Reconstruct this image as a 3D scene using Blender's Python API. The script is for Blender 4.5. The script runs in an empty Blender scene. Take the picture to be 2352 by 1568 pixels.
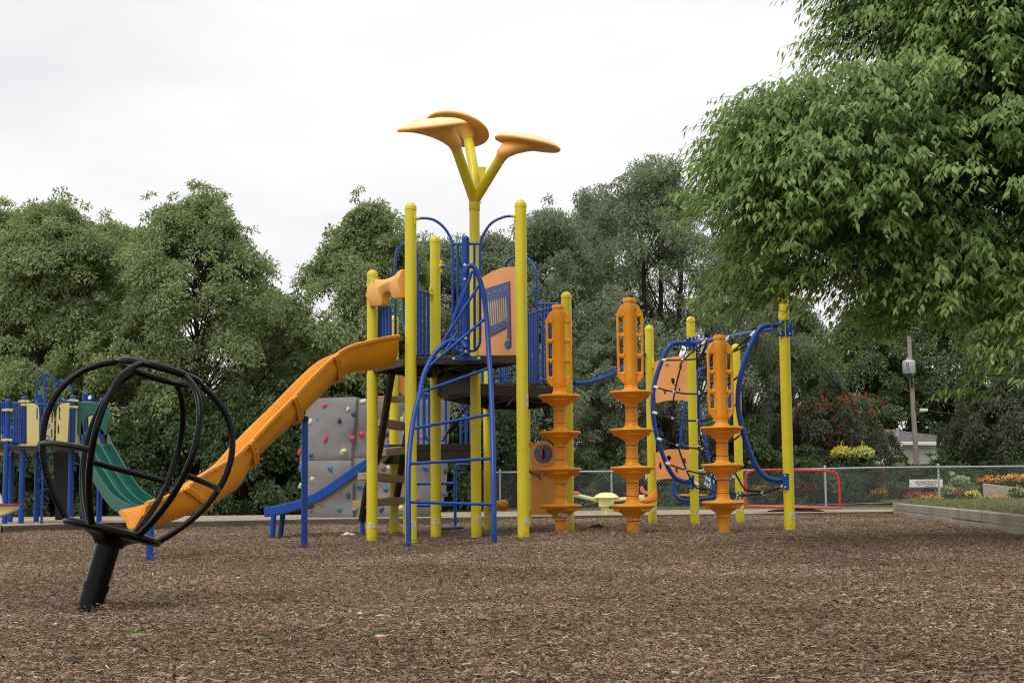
import bpy, bmesh, math, random
import numpy as np
from mathutils import Vector, Matrix
from mathutils.geometry import tessellate_polygon
R = math.radians
random.seed(7)
sc = bpy.context.scene
COL = sc.collection

# ------------------------------------------------------------------ camera
H = 0.55                      # eye height, a camera held near the ground
F = 3267.0                    # focal length in pixels of a 2352 px wide picture (50 mm)
PITCH = math.atan(342.0 / F)
ROLL = 0.0085
_r0 = Vector((1, 0, 0)); _u0 = Vector((0, -math.sin(PITCH), math.cos(PITCH)))
FWD = Vector((0, math.cos(PITCH), math.sin(PITCH)))
UPV = _u0 * math.cos(ROLL) + _r0 * math.sin(ROLL)
RGT = _r0 * math.cos(ROLL) - _u0 * math.sin(ROLL)
cam_d = bpy.data.cameras.new('camera'); cam = bpy.data.objects.new('camera', cam_d); COL.objects.link(cam)
cam_d.sensor_width = 36.0; cam_d.lens = 36.0 * F / 2352.0; cam_d.clip_start = 0.05; cam_d.clip_end = 2000
m = Matrix.Identity(4)
for i in range(3):
    m[i][0] = RGT[i]; m[i][1] = UPV[i]; m[i][2] = -FWD[i]
m[0][3], m[1][3], m[2][3] = 0, 0, H
cam.matrix_world = m
sc.camera = cam

# ------------------------------------------------------------------ sky, sun, exposure (bright overcast)
SUN_EL, SUN_AZ = R(58), R(215)      # azimuth clockwise from +Y: behind the camera, to the left
w = bpy.data.worlds.new('World'); sc.world = w; w.use_nodes = True
nt = w.node_tree; nt.nodes.clear()
out = nt.nodes.new('ShaderNodeOutputWorld'); bg = nt.nodes.new('ShaderNodeBackground')
sky = nt.nodes.new('ShaderNodeTexSky'); sky.sky_type = 'NISHITA'; sky.sun_disc = False
sky.sun_elevation = SUN_EL; sky.sun_rotation = SUN_AZ
hsv = nt.nodes.new('ShaderNodeHueSaturation'); hsv.inputs['Saturation'].default_value = 0.06
tc = nt.nodes.new('ShaderNodeTexCoord'); mp = nt.nodes.new('ShaderNodeMapping'); mp.inputs['Scale'].default_value = (1.0, 1.0, 2.6)
nz = nt.nodes.new('ShaderNodeTexNoise'); nz.inputs['Scale'].default_value = 2.3; nz.inputs['Detail'].default_value = 5
rp = nt.nodes.new('ShaderNodeValToRGB')
rp.color_ramp.elements[0].position = 0.34; rp.color_ramp.elements[0].color = (0.765, 0.752, 0.785, 1)
rp.color_ramp.elements[1].position = 0.62; rp.color_ramp.elements[1].color = (0.985, 0.972, 0.985, 1)
vm = nt.nodes.new('ShaderNodeVectorMath'); vm.operation = 'SCALE'; vm.inputs['Scale'].default_value = 9.3
mx = nt.nodes.new('ShaderNodeMix'); mx.data_type = 'RGBA'; mx.inputs['Factor'].default_value = 0.93
nt.links.new(tc.outputs['Generated'], mp.inputs['Vector']); nt.links.new(mp.outputs['Vector'], nz.inputs['Vector'])
nt.links.new(nz.outputs['Fac'], rp.inputs['Fac']); nt.links.new(rp.outputs['Color'], vm.inputs[0])
nt.links.new(sky.outputs['Color'], hsv.inputs['Color'])
nt.links.new(hsv.outputs['Color'], mx.inputs['A']); nt.links.new(vm.outputs['Vector'], mx.inputs['B'])
nt.links.new(mx.outputs['Result'], bg.inputs['Color']); bg.inputs['Strength'].default_value = 0.1
nt.links.new(bg.outputs['Background'], out.inputs['Surface'])
sun_d = bpy.data.lights.new('sun', 'SUN'); sun_d.energy = 1.5; sun_d.angle = R(28); sun_d.color = (1.0, 0.965, 0.91)
sun = bpy.data.objects.new('sun', sun_d); COL.objects.link(sun)
sd = Vector((math.sin(SUN_AZ) * math.cos(SUN_EL), math.cos(SUN_AZ) * math.cos(SUN_EL), math.sin(SUN_EL)))
sun.rotation_euler = sd.to_track_quat('Z', 'Y').to_euler(); sun.location = (0, 0, 40)
sc.view_settings.view_transform = 'Standard'; sc.view_settings.look = 'None'
sc.view_settings.exposure = 0.24; sc.view_settings.gamma = 1.0; sc.view_settings.use_curve_mapping = False
sc.cycles.max_bounces = 8; sc.cycles.transparent_max_bounces = 8
sc.cycles.use_denoising = True; sc.cycles.denoising_prefilter = 'NONE'; sc.cycles.filter_width = 1.15

# ------------------------------------------------------------------ measuring: a photo point at a known distance -> a point in the place
def ray(px, py): return FWD + RGT * ((px - 1176.0) / F) - UPV * ((py - 784.0) / F)
def W(px, py, Y):
    d = ray(px, py); t = Y / d.y
    return Vector((d.x * t, Y, H + d.z * t))
def WP(px, py, A, B):                     # on the upright plane through A and B (plan points)
    d = ray(px, py); n = Vector((B[1] - A[1], A[0] - B[0]))
    t = (n.x * A[0] + n.y * A[1]) / (n.x * d.x + n.y * d.y)
    return Vector((d.x * t, d.y * t, H + d.z * t))
def WG(px, py, z=0.0):
    d = ray(px, py); t = (z - H) / d.z
    return Vector((d.x * t, d.y * t, z))
K = 0.9408
def frame(x0, y0, s): return lambda x, y: ((x0 + x / s) * K, (y0 + y / s) * K)
z1 = frame(0, 840, 2.375); z2 = frame(600, 780, 2.704); z3 = frame(880, 460, 3.135); z4 = frame(860, 840, 3.015)
z5 = frame(880, 620, 4.614); z6 = frame(1260, 680, 2.375); z7 = frame(1580, 780, 3.267); zl = frame(0, 880, 3.564)
zw = frame(640, 950, 4.127); zs = frame(1380, 1160, 9.046); zm = frame(940, 260, 5.113); zr = frame(2000, 960, 4.704)

def sstep(a, b, x):
    t = min(1, max(0, (x - a) / (b - a))); return t * t * (3 - 2 * t)
def gz(x, y):                             # the wood-chip bed: level with a gentle rise to the right and a few shallow heaps
    z = 0.06 * sstep(-1.0, 0.4, x) * sstep(10, 14.5, y)
    z += 0.012 * math.sin(x * 1.7 + 0.6 * y) * math.sin(y * 1.1 - 0.4 * x) * sstep(4, 7, y)
    return z

# ------------------------------------------------------------------ mesh helpers
class MB:
    def __init__(s): s.v = []; s.f = []
    def add(s, vs, fs):
        o = len(s.v); s.v += [Vector(p) for p in vs]; s.f += [tuple(o + i for i in f) for f in fs]; return s
    def tube(s, path, r, n=10, caps=True, closed=False):
        P = [Vector(p) for p in path]; k = len(P)
        rr = list(r) if isinstance(r, (list, tuple)) else [r] * k
        T = []
        for i in range(k):
            if closed: t = P[(i + 1) % k] - P[i - 1]
            else: t = P[min(i + 1, k - 1)] - P[max(i - 1, 0)]
            T.append(t.normalized() if t.length > 1e-9 else Vector((0, 0, 1)))
        a = Vector((0, 0, 1)) if abs(T[0].z) < .9 else Vector((0, 1, 0))
        u = T[0].cross(a).normalized(); vs = []
        for i in range(k):
            u = (u - T[i] * u.dot(T[i])).normalized(); b = T[i].cross(u)
            for j in range(n):
                q = 2 * math.pi * j / n
                vs.append(P[i] + (u * math.cos(q) + b * math.sin(q)) * rr[i])
        fs = []
        for i in range(k if closed else k - 1):
            i2 = (i + 1) % k
            for j in range(n): fs.append((i * n + j, i * n + (j + 1) % n, i2 * n + (j + 1) % n, i2 * n + j))
        if caps and not closed: fs += [tuple(range(n - 1, -1, -1)), tuple((k - 1) * n + j for j in range(n))]
        return s.add(vs, fs)
    def lathe(s, prof, o=(0, 0, 0), ax=(0, 0, 1), n=20):
        ax = Vector(ax).normalized(); o = Vector(o)
        a = Vector((1, 0, 0)) if abs(ax.x) < .9 else Vector((0, 1, 0))
        u = (a - ax * a.dot(ax)).normalized(); b = ax.cross(u); vs = []; fs = []
        for (r, h) in prof:
            for j in range(n):
                q = 2 * math.pi * j / n; vs.append(o + ax * h + (u * math.cos(q) + b * math.sin(q)) * max(r, 1e-4))
        k = len(prof)
        for i in range(k - 1):
            for j in range(n): fs.append((i * n + j, i * n + (j + 1) % n, (i + 1) * n + (j + 1) % n, (i + 1) * n + j))
        fs += [tuple(range(n - 1, -1, -1)), tuple((k - 1) * n + j for j in range(n))]
        return s.add(vs, fs)
    def box(s, c, d, ux=(1, 0, 0), uy=None, uz=(0, 0, 1)):
        c = Vector(c); ux = Vector(ux).normalized(); uz = Vector(uz).normalized()
        uy = Vector(uy).normalized() if uy is not None else uz.cross(ux).normalized(); vs = []
        for k in (-.5, .5):
            for j in (-.5, .5):
                for i in (-.5, .5): vs.append(c + ux * d[0] * i + uy * d[1] * j + uz * d[2] * k)
        return s.add(vs, [(0, 2, 3, 1), (4, 5, 7, 6), (0, 1, 5, 4), (2, 6, 7, 3), (0, 4, 6, 2), (1, 3, 7, 5)])
    def beam(s, a, b, wd, ht, up=(0, 0, 1)):
        a = Vector(a); b = Vector(b); t = (b - a).normalized(); sd_ = t.cross(Vector(up)).normalized(); u = sd_.cross(t)
        return s.box((a + b) / 2, ((b - a).length, wd, ht), t, sd_, u) if False else s.box((a + b) / 2, ((b - a).length, wd, ht), t, u.cross(t), u)
    def plate(s, pts, off, holes=()):     # planar outline (3-D points) with holes, pushed through by off
        off = Vector(off); loops = [[Vector(p) for p in pts]] + [[Vector(p) for p in h] for h in holes]
        tris = tessellate_polygon(loops); flat = [p for l in loops for p in l]; n = len(flat)
        vs = flat + [p + off for p in flat]; fs = []
        nn = Vector((0, 0, 0)); L = loops[0]
        for i in range(len(L)): nn += L[i].cross(L[(i + 1) % len(L)])
        for t in tris:
            a, b, c = [flat[i] for i in t]; g = (b - a).cross(c - a)
            t = tuple(t) if g.dot(off) < 0 else tuple(reversed(t))
            fs.append(t); fs.append(tuple(i + n for i in reversed(t)))
        o = 0
        for li, l in enumerate(loops):
            k = len(l); a = Vector((0, 0, 0))
            for i in range(k): a += l[i].cross(l[(i + 1) % k])
            flip = (a.dot(off) > 0) != (li > 0)
            for i in range(k):
                q = (o + i, o + (i + 1) % k, o + (i + 1) % k + n, o + i + n)
                fs.append(q if flip else tuple(reversed(q)))
            o += k
        return s.add(vs, fs)
    def loft(s, rings, caps=True):
        n = len(rings[0]); vs = [p for r_ in rings for p in r_]; fs = []
        for i in range(len(rings) - 1):
            for j in range(n): fs.append((i * n + j, i * n + (j + 1) % n, (i + 1) * n + (j + 1) % n, (i + 1) * n + j))
        if caps: fs += [tuple(range(n - 1, -1, -1)), tuple((len(rings) - 1) * n + j for j in range(n))]
        return s.add(vs, fs)
    def build(s, name, mat, parent=None, bevel=0.0, smooth=True, ang=38, sub=0, fixn=True):
        me = bpy.data.meshes.new(name); o = parent; off = Vector((0, 0, 0))
        while o is not None: off += Vector(o.location); o = o.parent
        me.from_pydata([tuple(p - off) for p in s.v], [], s.f)
        if fixn:
            b = bmesh.new(); b.from_mesh(me); bmesh.ops.recalc_face_normals(b, faces=b.faces); b.to_mesh(me); b.free()
        me.materials.append(mat)
        if smooth: me.shade_smooth(); me.set_sharp_from_angle(angle=R(ang))
        ob = bpy.data.objects.new(name, me); COL.objects.link(ob)
        if parent is not None: ob.parent = parent
        if bevel:
            bv = ob.modifiers.new('bevel', 'BEVEL'); bv.width = bevel; bv.segments = 2; bv.limit_method = 'ANGLE'; bv.angle_limit = R(40)
        if sub:
            ss = ob.modifiers.new('sub', 'SUBSURF'); ss.levels = sub; ss.render_levels = sub
        return ob

def smooth_path(pts, k=6, closed=False):
    P = [Vector(p) for p in pts]; n = len(P); out_ = []
    for i in range(n if closed else n - 1):
        p0 = P[(i - 1) % n] if closed or i > 0 else P[0] * 2 - P[1]
        p1 = P[i]; p2 = P[(i + 1) % n]; p3 = P[(i + 2) % n] if closed or i + 2 < n else P[-1] * 2 - P[-2]
        for j in range(k):
            t = j / k
            out_.append(0.5 * ((2 * p1) + (p2 - p0) * t + (2 * p0 - 5 * p1 + 4 * p2 - p3) * t * t + (3 * p1 - p0 - 3 * p2 + p3) * t ** 3))
    if not closed: out_.append(P[-1])
    return out_
def resample(path, n):
    P = [Vector(p) for p in path]; d = [0]
    for i in range(1, len(P)): d.append(d[-1] + (P[i] - P[i - 1]).length)
    res = []; j = 0
    for i in range(n):
        t = d[-1] * i / (n - 1)
        while j < len(P) - 2 and d[j + 1] < t: j += 1
        k = (t - d[j]) / max(1e-9, d[j + 1] - d[j]); res.append(P[j].lerp(P[j + 1], k))
    return res

def tag(o, label, cat, group=None, kind=None):
    if label: o['label'] = label
    if cat: o['category'] = cat
    if group: o['group'] = group
    if kind: o['kind'] = kind
    return o
def thing(name, label, cat, loc=(0, 0, 0), group=None):
    o = bpy.data.objects.new(name, None); COL.objects.link(o); o.location = loc; o.empty_display_size = .2
    return tag(o, label, cat, group)
def copy_tree(o, parent=None):
    c = o.copy(); COL.objects.link(c)
    if parent is not None: c.parent = parent
    for ch in list(o.children): copy_tree(ch, c)
    return c
def structure(o): o['kind'] = 'structure'; return o

# ------------------------------------------------------------------ materials
def N(nt, t, **kw):
    n = nt.nodes.new(t)
    for k, v in kw.items():
        if k in n.inputs: n.inputs[k].default_value = v
        else: setattr(n, k, v)
    return n
def new_mat(name):
    mt = bpy.data.materials.new(name); mt.use_nodes = True; nt = mt.node_tree
    return mt, nt, nt.nodes['Principled BSDF']
def ramp(nt, stops):
    r = nt.nodes.new('ShaderNodeValToRGB'); e = r.color_ramp.elements
    while len(e) < len(stops): e.new(0.5)
    for i, (p, c) in enumerate(stops): e[i].position = p; e[i].color = (*c, 1)
    return r
def paint(name, col, rough=.4, var=.10, scale=6.0, bump=.02, bscale=220.0, spec=.5, dirt=0.0, metal=0.0, streak=False, coat=0.0):
    mt, nt, b = new_mat(name); L = nt.links.new
    tc = N(nt, 'ShaderNodeTexCoord'); mp = N(nt, 'ShaderNodeMapping')
    if streak: mp.inputs['Scale'].default_value = (6, 6, .5)
    L(tc.outputs['Object'], mp.inputs['Vector'])
    n1 = N(nt, 'ShaderNodeTexNoise', Scale=scale, Detail=6.0, Roughness=.65); L(mp.outputs['Vector'], n1.inputs['Vector'])
    c = Vector(col)
    r1 = ramp(nt, [(.3, tuple(c * (1 - var))), (.7, tuple(Vector((min(1, x * (1 + var * .6)) for x in c))))])
    L(n1.outputs['Fac'], r1.inputs['Fac']); colr = r1.outputs['Color']
    if dirt:
        n3 = N(nt, 'ShaderNodeTexNoise', Scale=scale * 5, Detail=8.0, Roughness=.75); L(tc.outputs['Object'], n3.inputs['Vector'])
        r3 = ramp(nt, [(.56, (0, 0, 0)), (.74, (1, 1, 1))]); L(n3.outputs['Fac'], r3.inputs['Fac'])
        ml = N(nt, 'ShaderNodeMath', operation='MULTIPLY'); ml.inputs[1].default_value = dirt; L(r3.outputs['Color'], ml.inputs[0])
        mx = N(nt, 'ShaderNodeMix', data_type='RGBA'); mx.inputs['B'].default_value = (.16, .13, .09, 1)
        L(ml.outputs[0], mx.inputs['Factor']); L(colr, mx.inputs['A']); colr = mx.outputs['Result']
    L(colr, b.inputs['Base Color'])
    rr = N(nt, 'ShaderNodeMapRange'); rr.inputs['To Min'].default_value = max(.05, rough - .1); rr.inputs['To Max'].default_value = min(1, rough + .12)
    L(n1.outputs['Fac'], rr.inputs['Value']); L(rr.outputs['Result'], b.inputs['Roughness'])
    b.inputs['Specular IOR Level'].default_value = spec; b.inputs['Metallic'].default_value = metal; b.inputs['Coat Weight'].default_value = coat
    if bump:
        n2 = N(nt, 'ShaderNodeTexNoise', Scale=bscale, Detail=3.0); L(tc.outputs['Object'], n2.inputs['Vector'])
        bp = N(nt, 'ShaderNodeBump', Strength=bump * 5, Distance=.004); L(n2.outputs['Fac'], bp.inputs['Height']); L(bp.outputs['Normal'], b.inputs['Normal'])
    return mt
def leafmat(name, dark, mid, light, trans=.35, rough=.5, spec=.3):
    mt, nt, b = new_mat(name); L = nt.links.new
    g = N(nt, 'ShaderNodeNewGeometry'); tc = N(nt, 'ShaderNodeTexCoord')
    n1 = N(nt, 'ShaderNodeTexNoise', Scale=.9, Detail=3.0); L(tc.outputs['Object'], n1.inputs['Vector'])
    ad = N(nt, 'ShaderNodeMath', operation='MULTIPLY_ADD'); ad.inputs[1].default_value = .55; L(g.outputs['Random Per Island'], ad.inputs[0])
    mu = N(nt, 'ShaderNodeMath', operation='MULTIPLY'); mu.inputs[1].default_value = .5; L(n1.outputs['Fac'], mu.inputs[0]); L(mu.outputs[0], ad.inputs[2])
    r = ramp(nt, [(.12, dark), (.5, mid), (.92, light)]); L(ad.outputs[0], r.inputs['Fac'])
    L(r.outputs['Color'], b.inputs['Base Color']); b.inputs['Roughness'].default_value = rough; b.inputs['Specular IOR Level'].default_value = spec
    tr = N(nt, 'ShaderNodeBsdfTranslucent'); br = N(nt, 'ShaderNodeHueSaturation', Saturation=1.15, Value=1.25)
    L(r.outputs['Color'], br.inputs['Color']); L(br.outputs['Color'], tr.inputs['Color'])
    ms = N(nt, 'ShaderNodeMixShader'); ms.inputs[0].default_value = trans
    L(b.outputs['BSDF'], ms.inputs[1]); L(tr.outputs['BSDF'], ms.inputs[2]); L(ms.outputs['Shader'], nt.nodes['Material Output'].inputs['Surface'])
    return mt
def woodmat(name, a, b_, scale=(2, 30, 30), bump=.4):
    mt, nt, b = new_mat(name); L = nt.links.new
    tc = N(nt, 'ShaderNodeTexCoord'); mp = N(nt, 'ShaderNodeMapping'); mp.inputs['Scale'].default_value = scale; L(tc.outputs['Object'], mp.inputs['Vector'])
    n1 = N(nt, 'ShaderNodeTexNoise', Scale=1.0, Detail=8.0, Roughness=.7); L(mp.outputs['Vector'], n1.inputs['Vector'])
    n2 = N(nt, 'ShaderNodeTexNoise', Scale=1.4, Detail=4.0); L(tc.outputs['Object'], n2.inputs['Vector'])
    ad = N(nt, 'ShaderNodeMath', operation='MULTIPLY_ADD'); ad.inputs[1].default_value = .6
    mu = N(nt, 'ShaderNodeMath', operation='MULTIPLY'); mu.inputs[1].default_value = .45
    L(n2.outputs['Fac'], mu.inputs[0]); L(n1.outputs['Fac'], ad.inputs[0]); L(mu.outputs[0], ad.inputs[2])
    r = ramp(nt, [(.32, a), (.72, b_)]); L(ad.outputs[0], r.inputs['Fac']); L(r.outputs['Color'], b.inputs['Base Color'])
    b.inputs['Roughness'].default_value = .85; b.inputs['Specular IOR Level'].default_value = .2
    bp = N(nt, 'ShaderNodeBump', Strength=bump, Distance=.01); L(n1.outputs['Fac'], bp.inputs['Height']); L(bp.outputs['Normal'], b.inputs['Normal'])
    return mt
def groundmat(name, stops, scale, bump=.6, big=.35, stretch=(1, 1, 1), dist=.02):
    mt, nt, b = new_mat(name); L = nt.links.new
    tc = N(nt, 'ShaderNodeTexCoord'); mp = N(nt, 'ShaderNodeMapping'); mp.inputs['Scale'].default_value = stretch; L(tc.outputs['Object'], mp.inputs['Vector'])
    vo = N(nt, 'ShaderNodeTexVoronoi', Scale=scale); L(mp.outputs['Vector'], vo.inputs['Vector'])
    n1 = N(nt, 'ShaderNodeTexNoise', Scale=scale * 2.2, Detail=5.0, Roughness=.7); L(mp.outputs['Vector'], n1.inputs['Vector'])
    n2 = N(nt, 'ShaderNodeTexNoise', Scale=.55, Detail=4.0); L(tc.outputs['Object'], n2.inputs['Vector'])
    sp = N(nt, 'ShaderNodeSeparateColor'); L(vo.outputs['Color'], sp.inputs['Color'])
    a1 = N(nt, 'ShaderNodeMath', operation='MULTIPLY_ADD'); a1.inputs[1].default_value = .55; L(sp.outputs[0], a1.inputs[0])
    m1 = N(nt, 'ShaderNodeMath', operation='MULTIPLY'); m1.inputs[1].default_value = .45; L(n1.outputs['Fac'], m1.inputs[0]); L(m1.outputs[0], a1.inputs[2])
    a2 = N(nt, 'ShaderNodeMath', operation='MULTIPLY_ADD'); a2.inputs[1].default_value = big; L(n2.outputs['Fac'], a2.inputs[0])
    sb = N(nt, 'ShaderNodeMath', operation='SUBTRACT'); sb.inputs[1].default_value = big * .5; L(a1.outputs[0], a2.inputs[2]); L(a2.outputs[0], sb.inputs[0])
    r = ramp(nt, stops); L(sb.outputs[0], r.inputs['Fac']); L(r.outputs['Color'], b.inputs['Base Color'])
    b.inputs['Roughness'].default_value = .95; b.inputs['Specular IOR Level'].default_value = .15
    bp = N(nt, 'ShaderNodeBump', Strength=bump, Distance=dist); L(a1.outputs[0], bp.inputs['Height']); L(bp.outputs['Normal'], b.inputs['Normal'])
    return mt
M = {}
M['yellow'] = paint('yellow_powder_coat', (.70, .592, .018), .36, .09, 3, .003, 160, .45, dirt=.28)
M['orange'] = paint('orange_plastic', (.80, .31, .009), .42, .09, 5, .006, 260, .45, dirt=.14)
M['orange_slide'] = paint('orange_slide_plastic', (.76, .295, .008), .33, .09, 4, .004, 240, .45, dirt=.12)
M['peach'] = paint('faded_orange_panel', (.90, .385, .12), .45, .06, 4, .003, 260, .4)
M['petal'] = paint('orange_canopy_plastic', (.88, .45, .10), .5, .08, 5, .004, 240, .35)
M['petal_top'] = paint('bleached_canopy_plastic', (.92, .72, .42), .55, .06, 6, .02, 240, .35, dirt=.06)
M['blue'] = paint('blue_powder_coat', (.010, .062, .30), .32, .08, 4, .003, 160, .3, dirt=.08)
M['blue_panel'] = paint('blue_plastic_panel', (.06, .09, .25), .45, .05, 4, .01, 220, .4)
M['blue_slide'] = paint('bright_blue_plastic', (.012, .085, .42), .35, .05, 4, .01, 220, .35)
M['blue_matte'] = paint('blue_worn_coat', (.012, .066, .30), .6, .08, 4, .002, 160, .08)
M['panel_orange'] = paint('bright_orange_panel', (.92, .36, .010), .45, .06, 4, .003, 220, .35, dirt=.06)
M['black'] = paint('black_vinyl', (.014, .013, .013), .36, .2, 8, .03, 300, .45, dirt=.04)
M['deck'] = paint('dark_brown_vinyl', (.030, .022, .016), .5, .25, 8, .04, 200, .35, dirt=.15)
M['black_worn'] = paint('black_rubber_paint', (.0035, .0032, .0032), .24, .2, 9, .006, 160, .16, dirt=.03)
M['steel'] = paint('galvanized_steel', (.50, .52, .54), .42, .12, 12, .01, 200, .5, metal=.75)
M['fence_steel'] = paint('galvanized_fence_steel', (.44, .46, .48), .5, .12, 8, .01, 100, .5, metal=.25)
M['bolt'] = paint('stainless_bolt', (.62, .60, .58), .3, .05, 30, 0, 100, .5, metal=1.0)
M['white'] = paint('white_label', (.74, .73, .71), .5, .05, 20, 0)
M['print'] = paint('grey_print', (.30, .30, .32), .6, .05, 20, 0)
M['ferrule'] = paint('pale_ferrule', (.70, .68, .62), .4, .06, 30, 0)
M['rope'] = paint('black_rope', (.022, .020, .018), .75, .3, 60, .06, 300, .2)
M['tread'] = paint('tan_step_board', (.36, .29, .17), .6, .14, 8, .03, 120, .3, dirt=.25)
M['bed'] = paint('tan_speckled_slide', (.38, .30, .20), .6, .45, 70, .02, 120, .3)
M['rockwall'] = paint('grey_molded_rock', (.212, .210, .212), .7, .14, 2.5, .22, 12, .3, dirt=.14)
M['hold_red'] = paint('red_climbing_hold', (.62, .05, .07), .5, .1, 10, .02, 200, .4)
M['hold_blue'] = paint('blue_climbing_hold', (.05, .15, .30), .5, .15, 10, .02, 200, .4)
M['hold_navy'] = paint('navy_climbing_hold', (.035, .06, .14), .5, .15, 10, .02, 200, .4)
M['hold_teal'] = paint('teal_climbing_hold', (.05, .20, .23), .5, .15, 10, .02, 200, .4)
M['hold_cream'] = paint('cream_climbing_hold', (.66, .61, .44), .5, .1, 10, .02, 200, .4)
M['hold_olive'] = paint('olive_climbing_hold', (.34, .30, .12), .5, .1, 10, .02, 200, .4)
M['hold_brown'] = paint('brown_climbing_hold', (.17, .12, .06), .5, .1, 10, .02, 200, .4)
M['butter'] = paint('butter_yellow_panel', (.66, .55, .22), .45, .04, 4, .01, 220, .4)
M['green_slide'] = paint('green_slide_plastic', (.010, .105, .075), .34, .1, 3, .02, 200, .5)
M['pale_yellow'] = paint('pale_yellow_paint', (.80, .78, .36), .45, .05, 6, .01, 100, .4, dirt=.08)
M['pink'] = paint('pink_plastic', (.70, .16, .15), .4, .08, 8, .01, 200, .4)
M['red'] = paint('red_paint', (.50, .030, .020), .42, .08, 8, .01, 100, .45)
M['rust'] = paint('worn_red_board', (.42, .09, .035), .6, .2, 8, .03, 60, .3, dirt=.2)
M['timber'] = woodmat('weathered_timber', (.17, .152, .122), (.50, .455, .375))
M['timber_dark'] = woodmat('damp_timber', (.058, .050, .036), (.165, .145, .108))
M['pole_wood'] = woodmat('grey_pole_wood', (.22, .19, .155), (.40, .36, .30), (25, 25, 1.2))
M['cedar'] = woodmat('red_brown_fence_wood', (.075, .032, .014), (.19, .085, .04), (25, 25, 1.5))
M['gatewood'] = woodmat('pale_gate_wood', (.30, .20, .10), (.52, .38, .22), (25, 25, 1.5))
M['bark'] = woodmat('dark_bark', (.018, .014, .011), (.075, .062, .05), (14, 14, 2), .8)
M['bark_brown'] = woodmat('brown_bark', (.035, .026, .02), (.12, .095, .075), (14, 14, 2), .8)
M['siding'] = paint('white_siding', (.86, .86, .85), .6, .04, 2, 0)
M['siding_beige'] = paint('beige_siding', (.50, .46, .40), .6, .04, 2, 0)
M['trim'] = paint('white_trim', (.78, .78, .77), .5, .03, 2, 0)
M['shingle'] = groundmat('grey_shingles', [(.2, (.07, .065, .065)), (.8, (.22, .205, .20))], 9, .3, .2, (1, 1, 2))
M['glass'] = paint('dark_window_glass', (.02, .022, .025), .08, .05, 2, 0, spec=.8)
M['concrete'] = paint('tan_concrete', (.42, .35, .26), .85, .12, 6, .05, 60, .2, dirt=.1)
M['lamp'] = paint('black_iron', (.012, .012, .013), .5, .1, 10, .01)
M['transformer'] = paint('pale_grey_enamel', (.55, .56, .58), .4, .05, 5, 0)
M['wire'] = paint('dark_wire', (.03, .03, .03), .6, .1, 10, 0)
M['cloth'] = paint('dark_cloth', (.022, .020, .022), .9, .2, 12, .1, 120, .2)
M['paper'] = paint('white_paper', (.78, .77, .75), .7, .06, 20, .05, 80, .2)
M['leaf_ash'] = leafmat('ash_leaves', (.085, .115, .046), (.265, .330, .145), (.44, .50, .25), .45)
M['leaf_willow'] = leafmat('willow_leaves', (.090, .115, .070), (.240, .290, .182), (.40, .45, .295), .42)
M['leaf_dark'] = leafmat('dark_maple_leaves', (.052, .078, .036), (.150, .205, .092), (.27, .325, .16), .42)
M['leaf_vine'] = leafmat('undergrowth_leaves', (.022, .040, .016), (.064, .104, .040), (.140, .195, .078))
M['leaf_crab'] = leafmat('bronze_green_leaves', (.030, .040, .022), (.072, .090, .050), (.15, .165, .10))
M['leaf_elm'] = leafmat('fresh_green_leaves', (.075, .132, .028), (.215, .325, .085), (.42, .53, .20), .44, .40, .4)
M['grass'] = leafmat('grass_blades', (.10, .115, .050), (.20, .21, .10), (.34, .33, .18), .3)
M['blade'] = leafmat('ornamental_grass', (.035, .055, .025), (.085, .115, .055), (.16, .185, .10), .3)
M['plume'] = leafmat('purple_grass', (.06, .03, .022), (.15, .085, .06), (.26, .17, .125), .3)
M['fl_orange'] = leafmat('orange_petals', (.45, .10, .01), (.70, .26, .015), (.80, .46, .03), .2)
M['fl_yellow'] = leafmat('yellow_petals', (.55, .42, .03), (.72, .62, .05), (.80, .74, .20), .2)
M['fl_lime'] = leafmat('lime_petals', (.40, .42, .06), (.60, .62, .14), (.74, .76, .30), .2)
M['fl_red'] = leafmat('red_petals', (.30, .02, .015), (.50, .04, .025), (.62, .12, .03), .2)
M['fl_white'] = leafmat('cream_green_petals', (.42, .46, .28), (.58, .62, .42), (.72, .74, .58), .2)
M['berry'] = leafmat('orange_berries', (.13, .040, .018), (.26, .085, .036), (.36, .14, .06), .1)
M['chips'] = None
# ------------------------------------------------------------------ many small faces at once
def np_mesh(name, V, Fq, mat, parent=None, loc=None):
    """V (n,3), Fq (m,4 or 3) -> one mesh object"""
    V = np.asarray(V, dtype=np.float32); Fq = np.asarray(Fq, dtype=np.int32); m_, k = Fq.shape
    if parent is not None:
        o = parent; off = Vector((0, 0, 0))
        while o is not None: off += Vector(o.location); o = o.parent
        V = V - np.array(off, dtype=np.float32)
    me = bpy.data.meshes.new(name)
    me.vertices.add(len(V)); me.vertices.foreach_set('co', V.ravel())
    me.loops.add(m_ * k); me.loops.foreach_set('vertex_index', Fq.ravel())
    me.polygons.add(m_); me.polygons.foreach_set('loop_start', np.arange(0, m_ * k, k, dtype=np.int32))
    me.update(calc_edges=True); me.materials.append(mat)
    ob = bpy.data.objects.new(name, me); COL.objects.link(ob)
    if parent is not None: ob.parent = parent
    return ob
def norm(a): return a / np.maximum(1e-9, np.linalg.norm(a, axis=1, keepdims=True))
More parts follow.
